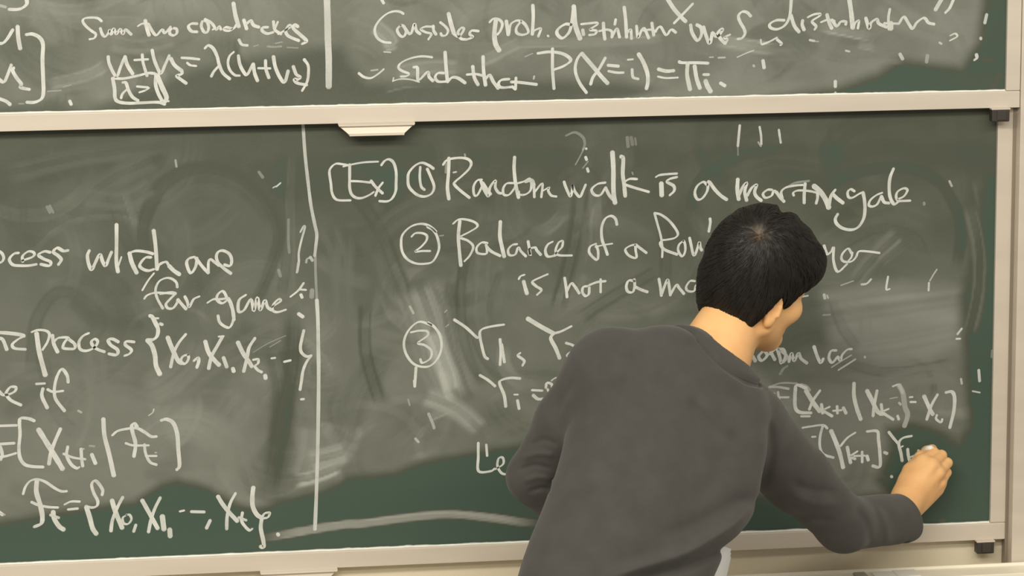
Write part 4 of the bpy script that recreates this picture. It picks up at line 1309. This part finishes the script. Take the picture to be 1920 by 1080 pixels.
# right hand: writing grip seen from its back
def sd_right_hand(P):
    K = [J(1730, 866, -.068), J(1747, 872, -.080), J(1759, 887, -.080), J(1763, 905, -.070)]     # knuckles
    C = [J(1690, 930, -.100), J(1696, 938, -.112), J(1703, 946, -.112), J(1709, 952, -.102)]     # carpus
    d = rcone(P, RW, J(1699, 940, -.107), .0285, .026)
    for c, k, r in zip(C, K, (.0150, .0155, .015, .0135)):
        d = smin(d, rcone(P, c, k, r+.002, r-.003), .014)
    d = smin(d, ell(P, J(1722, 915, -.085), (.026, .012, .026)), .02)
    d = smin(d, rcone(P, J(1716, 955, -.090), J(1756, 918, -.066), .015, .013), .012)            # heel of the hand
    # fingers: knuckle, middle joint, end joint, tip
    fing = [
     [K[0], J(1750, 848, -.046), J(1748, 842, -.026), J(1737, 845, -.012)],
     [K[1], J(1765, 854, -.050), J(1762, 853, -.026), J(1746, 857, -.015)],
     [K[2], J(1776, 868, -.050), J(1772, 868, -.026), J(1753, 872, -.016)],
     [K[3], J(1775, 886, -.047), J(1770, 887, -.026), J(1754, 890, -.017)]]
    rad = [(.0115, .0098, .0082, .0072), (.0118, .0100, .0084, .0074), (.0112, .0096, .0080, .0070), (.0102, .0086, .0072, .0064)]
    fd = None
    for f, r in zip(fing, rad):
        e = chain(P, f, r, .003)
        fd = e if fd is None else smin(fd, e, .0022)
    d = smin(d, fd, .006)
    th = chain(P, [J(1692, 922, -.086), J(1706, 882, -.062), J(1726, 858, -.034), J(1737, 847, -.017)], (.0165, .0125, .0112, .0085), .005)
    d = smin(d, th, .010)
    # thenar web and tendons on the back
    d = smin(d, rcone(P, J(1705, 900, -.075), J(1728, 868, -.062), .014, .011), .014)
    for c, k in zip(C, K):
        d = smin(d, rcone(P, c*.3+k*.7+np.array([0, -.011, 0], np.float32), k+np.array([0, -.0095, 0], np.float32), .0024, .0042), .007)
    return d

# left hand: under and behind the sheets, thumb in front
PG = J(1369, 1029, -.40)                                   # top right corner of the sheets
pg_d = np.array([-.30, -.33, -.90]); pg_d /= np.linalg.norm(pg_d)
pg_l = np.array([-.93, -.18, .28]); pg_l -= pg_d*(pg_l@pg_d); pg_l /= np.linalg.norm(pg_l)
pg_n = np.cross(pg_l, pg_d)                                # one face
if pg_n[1] < 0: pg_n = -pg_n                               # towards the board
def pg(a, b, c=0.0): return (PG+pg_l*a+pg_d*b+pg_n*c).astype(np.float32)
LHB = pg(.150, .135, .020)
def sd_left_hand(P):
    d = rcone(P, LW, LHB, .026, .022)
    K = [pg(.105, .085, .020), pg(.098, .105, .023), pg(.098, .125, .023), pg(.104, .145, .020)]
    for k in K: d = smin(d, rcone(P, LHB, k, .018, .0115), .012)
    fd = None
    for k, l, r in zip(K, (.062, .070, .064, .050), (.0092, .0095, .009, .008)):
        e = chain(P, [k, k-(pg_l*l*.5).astype(np.float32)-(pg_n*.004).astype(np.float32), k-(pg_l*l).astype(np.float32)-(pg_n*.012).astype(np.float32)], (r+.0015, r, r-.0018), .003)
        fd = e if fd is None else smin(fd, e, .002)
    d = smin(d, fd, .006)
    return smin(d, chain(P, [LHB, pg(.135, .085, -.008), pg(.110, .070, -.013), pg(.085, .064, -.0105)], (.017, .0125, .0105, .008), .006), .008)

LHIP, RHIP = np.array([_pcx[0]-.070, -.70, .84], np.float32), np.array([_pcx[0]+.070, -.675, .84], np.float32)
LKN, RKN = np.array([_pcx[0]-.105, -.69, .47], np.float32), np.array([_pcx[0]+.125, -.63, .47], np.float32)
LAN, RAN = np.array([_pcx[0]-.115, -.74, .085], np.float32), np.array([_pcx[0]+.155, -.66, .085], np.float32)
_dn = lambda p, x, y, z: (p+np.array([x, y, z])).astype(np.float32)

def sd_body(P):
    d = trunk(P, .026, z0=.80)
    d = smin(d, rcone(P, LS, RS, .052, .056), .03)
    d = smin(d, sd_neck(P), .03)
    d = smin(d, sd_throat(P), .025)
    d = smin(d, sd_head(P), .012)
    d = smin(d, chain(P, [LS, LE], [.048, .036], .01), .02)
    d = smin(d, chain(P, [LE, LW], [.034, .025], .01), .012)
    d = smin(d, chain(P, [RS, RE], [.048, .036], .01), .02)
    d = smin(d, chain(P, [RE, RW], [.034, .0255], .01), .012)
    d = smin(d, sd_right_hand(P), .008)
    d = smin(d, sd_left_hand(P), .008)
    for h, k, a in ((LHIP, LKN, LAN), (RHIP, RKN, RAN)):
        d = smin(d, chain(P, [h, k, a], [.068, .050, .034], .02), .03)
        d = smin(d, rcone(P, a, _dn(a, .02, .13, -.045), .032, .022), .02)
        d = smin(d, rcone(P, a, _dn(a, 0, -.03, -.045), .030, .026), .02)
    return d.astype(np.float32)

FOLDS = [  # ridge (+) or crease (-): pixels of the photograph, half width, height in mm, nearest and farthest depth
 ([(1120, 1090), (1200, 1064), (1290, 1036), (1375, 985), (1425, 940)], 13, 18, -.9, -.40),
 ([(1150, 1105), (1230, 1078), (1310, 1048), (1390, 1000)], 14, -11, -.9, -.40),
 ([(1425, 925), (1370, 945), (1300, 985), (1220, 1010)], 14, -4, -.9, -.45),
 ([(1440, 775), (1447, 850), (1428, 925)], 9, -4, -.9, -.36),
 ([(1300, 690), (1270, 800), (1225, 950), (1190, 1040)], 26, 4.0, -.9, -.5),
 ([(1235, 690), (1195, 800), (1150, 950), (1100, 1060)], 22, -3.0, -.9, -.5),
 ([(1150, 720), (1120, 830), (1080, 960)], 20, 3, -.9, -.5),
 ([(1380, 780), (1350, 880), (1290, 960)], 18, -3, -.9, -.45),
 ([(975, 862), (1008, 851), (1045, 856)], 6, 4.5, -.7, -.3),
 ([(968, 885), (1004, 872), (1042, 882)], 5, -4, -.7, -.3),
 ([(975, 905), (1010, 895), (1040, 902)], 6, 4.5, -.7, -.3),
 ([(985, 925), (1015, 915), (1035, 920)], 5, -4, -.7, -.3),
 ([(990, 838), (1020, 825), (1050, 835)], 6, -3, -.7, -.3),
 ([(1085, 700), (1050, 760), (1030, 800)], 8, -2.5, -.75, -.3),
 ([(1478, 902), (1520, 918), (1575, 922)], 9, -4.5, -.6, -.15),
 ([(1478, 925), (1530, 945), (1585, 945)], 9, 4, -.6, -.15),
 ([(1470, 950), (1520, 972), (1570, 975)], 8, -3, -.6, -.15),
 ([(1600, 950), (1625, 985), (1630, 1030)], 8, -3, -.5, -.05),
 ([(1640, 945), (1662, 985), (1665, 1030)], 8, 2.5, -.5, -.05),
 ([(1290, 745), (1325, 790), (1360, 830)], 7, -4.5, -.9, -.4),
 ([(1310, 740), (1350, 785), (1385, 820)], 10, 4, -.9, -.4),
 ([(1290, 660), (1340, 695), (1400, 730)], 10, 2.5, -.7, -.35),
 ([(1260, 655), (1330, 720), (1390, 765)], 9, -2.5, -.7, -.35)]
FOLDS = [(spline(p, 4), w, a, y0, y1) for p, w, a, y0, y1 in FOLDS]
def fold_height(P):
    px, py = proj(P); px = px.astype(np.float32); py = py.astype(np.float32)
    out = np.zeros(len(P), np.float32)
    for C, w, a, y0, y1 in FOLDS:
        lo = C.min(0)-3*w; hi = C.max(0)+3*w
        s = np.where((px > lo[0]) & (px < hi[0]) & (py > lo[1]) & (py < hi[1]) & (P[:, 1] > y0) & (P[:, 1] < y1))[0]
        if len(s) == 0: continue
        x, y = px[s], py[s]; b = np.full(len(s), 1e9, np.float32); tt = np.zeros(len(s), np.float32)
        for k in range(len(C)-1):
            dx, dy = C[k+1]-C[k]; t = np.clip(((x-C[k][0])*dx+(y-C[k][1])*dy)/(dx*dx+dy*dy+1e-9), 0, 1)
            e = (x-C[k][0]-t*dx)**2+(y-C[k][1]-t*dy)**2
            m = e < b; b = np.where(m, e, b); tt = np.where(m, (k+t)/(len(C)-1), tt)
        out[s] += a*.001*np.exp(-b/(w*w))*smooth(tt*4)*smooth((1-tt)*4)
    return out

CW = J(1693, 972, -.125)                                   # middle of the right cuff
cuff_dir = (RW-RE)/np.linalg.norm(RW-RE)
cuff_n = np.array([.80, .52, .30]); cuff_n /= np.linalg.norm(cuff_n)
NHOLE = (.0715, .0520)
def sd_sweater(P):
    d = trunk(P, 0, z0=.835)
    d = smin(d, rcone(P, LG, RG, .060, .060), .05)
    d = smin(d, rcone(P, NB+np.array([-.03, -.02, -.02], np.float32), J(1250, 690, -.50), .050, .062), .05)
    LM = LS*.5+LE*.5
    la = chain(P, [LS, LM, LE], [.064, .056, .046], .02)
    lf = chain(P, [LE, LW*.85+LE*.15], [.045, .040], .01)
    d = smin(d, smin(la, lf, .012), np.interp(P[:, 2], [LE[2], LE[2]*.45+LS[2]*.55, LS[2]], [.010, .020, .035]).astype(np.float32))
    ra = chain(P, [RS, RS*.5+RE*.5, RE], [.070, .057, .047], .02)
    rf = chain(P, [RE, CW], [.0475, .0455], .01)
    d = smin(d, smin(ra, rf, .02), np.interp(P[:, 2], [RE[2], RS[2]-.03, RS[2]+.03], [.02, .03, .03]).astype(np.float32))
    d = d-fold_height(P)
    x, y, z = P[:, 0], P[:, 1], P[:, 2]
    d = d+.0013*(noise2(x*16+y*7+40, z*9+y*8+40)-.5)+.0007*(noise2(x*38+90, z*26+y*30+60)-.5)
    # openings: neck, cuff of the right sleeve, cuff of the left
    nd = rcone(P, NB-(NECK_T-NB)*.25, NECK_T+(NECK_T-NB)*1.0, *NHOLE)
    d = smax(d+.0035*np.exp(-((nd-.0195)/.0035)**2), -nd, .004)
    cp = vdot(P-CW, cuff_n)                                 # everything past the cuff plane goes
    d = np.where((z < 1.35) & (x > .5), smax(d, cp-.006, .005), d)
    d = np.where((z < 1.35) & (x > .5), smax(d, -rcone(P, CW-cuff_n*.02, CW+cuff_n*.08, .0385, .0385), .003), d)
    return d.astype(np.float32)

neck_ax = (NECK_T-NB)/np.linalg.norm(NECK_T-NB)
_k1 = np.cross(neck_ax, [0, 0, 1]); _k1 /= np.linalg.norm(_k1); _k2 = np.cross(neck_ax, _k1)
def sd_collar(P):
    """ribbed neckband that lies on the sweater around the neck opening"""
    nd = rcone(P, NB-(NECK_T-NB)*.25, NECK_T+(NECK_T-NB)*1.0, *NHOLE)
    sw = sd_sweater_core(P)
    q = P-NB; ang = np.arctan2(q@_k1, q@_k2)
    rib = .0004*np.sin(ang*150)
    return smax(np.abs(sw-.0008)-.0042-rib, np.abs(nd-.0085)-.0090, .0025).astype(np.float32)
def sd_sweater_core(P):
    d = trunk(P, 0, z0=.835)
    d = smin(d, rcone(P, LG, RG, .060, .060), .05)
    return smin(d, rcone(P, NB+np.array([-.03, -.02, -.02], np.float32), J(1250, 690, -.50), .050, .062), .05)

def sd_trousers(P):
    d = trunk(P, .014, z0=.80, z1=.99)
    for h, k, a in ((LHIP, LKN, LAN), (RHIP, RKN, RAN)):
        d = smin(d, chain(P, [h, k, _dn(a, 0, .005, .02)], [.078, .070, .062], .03), .03)
    x, y, z = P[:, 0], P[:, 1], P[:, 2]
    d = d+.003*np.sin(z*33+4*x)*np.sin(x*35+y*27)
    return smax(smax(d, z-.985, .004), .045-z, .004).astype(np.float32)

def sd_shoe(a):
    def f(P):
        q = P-a; c, s = math.cos(.18), math.sin(.18)
        q = np.stack([q[:, 0]*c-q[:, 1]*s, q[:, 0]*s+q[:, 1]*c, q[:, 2]], 1)
        d = rcone(q, (0, -.045, -.045), (.0, .06, -.045), .040, .043)
        d = smin(d, ell(q, (0, .125, -.048), (.046, .075, .034)), .03)
        d = smin(d, rcone(q, (0, -.02, -.03), (0, .0, .03), .046, .044), .03)
        return smax(d, -(q[:, 2]+.083), .004).astype(np.float32)
    return f

# hair: thick straight hair that falls from a whorl at the crown
HAIR_F = [-.14, -.105, -.085, -.060, -.040, -.022, -.005, .012, .028, .045, .07, .10, .14]
HAIR_U = [-.070, -.090, -.104, -.096, -.066, -.020, .006, -.016, -.018, .008, .022, .030, .034]
def sd_hair_smooth(q):
    d = ell(q, (-.004, 0, .038), (.093, .084, .097))
    d = smin(d, ell(q, (-.029, 0, -.020), (.058, .074, .082)), .03)
    d = smin(d, ell(q, (.050, .008, .050), (.058, .071, .053)), .02)
    s = np.abs(q[:, 1])
    um = np.interp(q[:, 0], HAIR_F, HAIR_U)-.010*smooth((.05-s)/.05)*(q[:, 0] < -.03)-.020*smooth((-q[:, 1]-.01)/.05)*smooth((.02-q[:, 0])/.05)
    cut = (um-q[:, 2])*.75
    return smax(d, cut, .010)
def hit(px, py, sdf):
    """where the line of sight through a pixel meets a solid"""
    a = at(px, py, -.75); b = at(px, py, -.15)
    T = np.linspace(0, 1, 500)[:, None]; Q = (a+T*(b-a)).astype(np.float32); s = sdf(Q)
    i = int(np.argmax(s < 0)) if (s < 0).any() else int(np.argmin(s))
    return Q[i]
HO = np.array([-.01, 0, .03])
WH = to_head(hit(1424, 437, lambda Q: sd_hair_smooth(to_head(Q)))[None])[0].astype(float)-HO; WH = WH/np.linalg.norm(WH)
_w1 = np.cross(WH, [0, 1, 0]); _w1 /= np.linalg.norm(_w1); _w2 = np.cross(WH, _w1)
GROOVE = [to_head(hit(x, y, lambda Q: sd_hair_smooth(to_head(Q)))[None])[0] for x, y in ((1436, 430), (1452, 412), (1463, 400), (1470, 392))]
GROOVE.append(GROOVE[-1]+(to_head((HC+FW*.05)[None].astype(np.float32))[0]-to_head(HC[None])[0]))
def flow(q):
    n = q-np.array([-.01, 0, .03]); n = n/(np.linalg.norm(n, axis=1)[:, None]+1e-9)
    ang = np.arctan2(n@_w2, n@_w1); pol = np.arccos(np.clip(n@WH, -1, 1))
    return ang, pol
def sd_hair(P):
    q = to_head(P)
    d = sd_hair_smooth(q)
    ang, pol = flow(q)
    u = ang+.55*np.sin(pol*1.3)
    k = smooth(pol/.35)
    d = d-.0042*k*(fbm1(u*5.2+40+.4*np.sin(pol*5))-.45)-.0020*k*(fbm1(u*17+90+pol*1.2)-.5)
    d = d+.006*np.exp(-(pol/.13)**2)
    d = smax(d, -chain(q, [np.asarray(g, np.float32) for g in GROOVE], (.0015, .0035, .006, .008, .007), .004), .008)
    return d.astype(np.float32)

def person():
    lo, hi = np.array([-.15, -1.0, -.01]), np.array([.92, .01, 1.72])
    V, F = surface(sd_body, (-.16, -.98, -.02), (.82, .012, 1.66), .0030)
    V[:, 2] = np.maximum(V[:, 2], .004)
    body = smooth_link('person', V, F, M['skin'], None)
    tag(body, 'person in a charcoal sweater seen from behind, leaning over to write at the lower board', 'person')
    V, F = surface(sd_sweater, (-.14, -.95, .80), (.76, -.02, 1.50), .0028)
    sw = smooth_link('sweater', V, F, M['sweater'], body); sw['label'] = 'charcoal grey long-sleeved sweater'
    V, F = surface(sd_collar, NB-.16, NB+.16, .0016)
    c = smooth_link('collar', V, F, M['sweater'], sw); c['label'] = 'ribbed crew neckband'
    V, F = surface(sd_trousers, (-.15, -.92, .02), (.50, -.40, 1.02), .006)
    smooth_link('trousers', V, F, M['trousers'], body)
    for a in (LAN, RAN):
        V, F = surface(sd_shoe(a), a+np.array([-.09, -.13, -.10]), a+np.array([.12, .24, .12]), .004)
        V[:, 2] = np.maximum(V[:, 2], .001)
        smooth_link('shoe', V, F, M['shoe'], body)
    for s in (-1, 1):
        bm = bmesh.new(); bmesh.ops.create_uvsphere(bm, u_segments=20, v_segments=14, radius=.0118)
        o = bm_obj('eyeball', bm, M['eye'], body, True); o.location = Vector(head_pt(.0755, s*.032, .002))
        bm = bmesh.new(); bmesh.ops.create_uvsphere(bm, u_segments=16, v_segments=10, radius=.0058)
        for v in bm.verts: v.co.z *= .35
        i_ = bm_obj('iris', bm, M['hair'], o, True); d = HF*.92-HU*.35
        i_.location = Vector(d/np.linalg.norm(d)*.0106); i_.rotation_euler = Vector(d).to_track_quat('Z', 'Y').to_euler()
    # hair shell and loose strands in one mesh
    V, F = surface(sd_hair, HC-.18, HC+.19, .0026)
    rg = np.random.default_rng(21)
    n = 5200
    ang = rg.uniform(-math.pi, math.pi, n); pol = np.arccos(1-rg.random(n)**1.0*1.55)
    dirs = np.cos(pol)[:, None]*WH+np.sin(pol)[:, None]*(np.cos(ang)[:, None]*_w1+np.sin(ang)[:, None]*_w2)
    q = np.array([-.01, 0, .03])+dirs*.14
    def settle(q, off):
        for _ in range(6):
            P = (HC+q@HM.T.astype(float)).astype(np.float32); e = .0015
            d = sd_hair(P)-off
            g = np.stack([sd_hair(P+np.float32(e)*HM[:, i])-sd_hair(P-np.float32(e)*HM[:, i]) for i in range(3)], 1)/(2*e)
            g /= np.linalg.norm(g, axis=1)[:, None]+1e-6
            q = q-d[:, None]*g*.9
        return q, g
    path = []; steps = 9
    stp = rg.uniform(.0045, .0085, n); wob = rg.normal(0, .22, n)
    q, g = settle(q, .0004)
    for k in range(steps):
        path.append((q.copy(), g.copy()))
        rel = q-np.array([-.01, 0, .03]); rel /= np.linalg.norm(rel, axis=1)[:, None]
        t = (rel@WH)[:, None]*rel-WH                        # away from the whorl
        t -= (t*g).sum(1)[:, None]*g; t /= np.linalg.norm(t, axis=1)[:, None]+1e-6
        sd = np.cross(g, t)
        t = t+sd*(wob*.5+.35)[:, None]; t /= np.linalg.norm(t, axis=1)[:, None]
        q = q+t*stp[:, None]
        q2, g = settle(q, .0004+.0009*math.sin(math.pi*(k+1)/steps))
        q = q2
    pos = np.stack([p for p, _ in path], 1); nor = np.stack([g_ for _, g_ in path], 1)
    tan = np.gradient(pos, axis=1); tan /= np.linalg.norm(tan, axis=2)[..., None]+1e-9
    side = np.cross(nor, tan)
    wd = (np.array([.25, .8, 1, 1, 1, .95, .8, .55, .12])*.00075)[None, :, None]*rg.uniform(.6, 1.5, (n, 1, 1))
    A = pos+side*wd; B = pos-side*wd; Cc = pos+nor*wd*.9
    rib = np.stack([A, Cc, B], 2).reshape(-1, 3)@HM.T.astype(float)+HC
    fs = []
    base = np.arange(n)[:, None]*steps*3+np.arange(steps-1)[None]*3
    for a_, b__ in ((0, 1), (1, 2)):
        fs.append(np.stack([base+a_, base+b__, base+3+b__, base+3+a_], -1).reshape(-1, 4))
    rf = np.concatenate(fs)+len(V)
    allV = np.vstack([V, rib]); allF = np.vstack([F, rf])
    h = smooth_link('hair', allV, allF, M['hair'], body); h['label'] = 'short thick black hair with a whorl at the crown'
    ql = to_head(h_co(h)); an, po = flow(ql)
    v = np.exp(-((po-.02)/.12)**2)*(.15+.6*(fbm1(an*6+3) > .5))
    at_ = h.data.attributes.new('parting', 'FLOAT', 'POINT'); at_.data.foreach_set('value', v.astype(np.float32))
    return body
def h_co(o):
    c = np.empty(len(o.data.vertices)*3, np.float32); o.data.vertices.foreach_get('co', c); return c.reshape(-1, 3)

# scalp that shows through where the hair parts
_m = M['hair']; _b = _m.node_tree.nodes['Principled BSDF']
_src = _b.inputs['Base Color'].links[0].from_socket
_a = N(_m, 'ShaderNodeAttribute', attribute_name='parting')
_x = N(_m, 'ShaderNodeMix', data_type='RGBA'); _x.inputs['B'].default_value = (.15, .10, .058, 1)
_m.node_tree.links.new(_src, _x.inputs['A']); L(_m, _a, 'Fac', _x, 'Factor'); L(_m, _x, 'Result', _b, 'Base Color')
person()

# chalk between thumb and forefinger
bm = bmesh.new()
p0 = J(1731, 843, -.0008); p1 = J(1746, 841, -.052)
ax = Vector(p1-p0)
bmesh.ops.create_cone(bm, cap_ends=True, segments=18, radius1=.0048, radius2=.0055, depth=ax.length)
bmesh.ops.bevel(bm, geom=[e for e in bm.edges if len(e.link_faces) == 2 and e.calc_face_angle(0) > 1], offset=.0008, segments=2, affect='EDGES')
ck = bm_obj('chalk_stick', bm, M['stick'], None, True)
ck.location = Vector((p0+p1)/2); ck.rotation_euler = ax.to_track_quat('Z', 'Y').to_euler()
tag(ck, 'short piece of white chalk pinched in the writing hand', 'chalk')

# sheets of notes in the left hand
nt = empty('lecture_notes', PG)
for k in range(3):
    vs = []; nu, nv = 12, 10
    off = k*.0022; ea, eb = (-.004*k, .006*k)
    for i in range(nu+1):
        for j in range(nv+1):
            a, b = .216*i/nu+ea, .279*j/nv+eb
            bend = .006*math.sin(math.pi*i/nu)+.004*(j/nv)**2+.0025*k*(i == 0)
            for c in (0, .0003): vs.append(pg(a, b, off+bend+c-.004))
    idx = lambda i, j, s: (i*(nv+1)+j)*2+s
    fs = []
    for i in range(nu):
        for j in range(nv):
            fs.append((idx(i, j, 0), idx(i+1, j, 0), idx(i+1, j+1, 0), idx(i, j+1, 0)))
            fs.append((idx(i, j+1, 1), idx(i+1, j+1, 1), idx(i+1, j, 1), idx(i, j, 1)))
    for i in range(nu):
        fs += [(idx(i, 0, 0), idx(i, 0, 1), idx(i+1, 0, 1), idx(i+1, 0, 0)), (idx(i, nv, 0), idx(i+1, nv, 0), idx(i+1, nv, 1), idx(i, nv, 1))]
    for j in range(nv):
        fs += [(idx(0, j, 0), idx(0, j+1, 0), idx(0, j+1, 1), idx(0, j, 1)), (idx(nu, j, 0), idx(nu, j, 1), idx(nu, j+1, 1), idx(nu, j+1, 0))]
    o = link_mesh('sheet', vs, fs, M['paper'], None, True); keep_world(o, nt)
tag(nt, 'white sheets of notes held at the waist of the person, edge showing by the hip', 'notes')
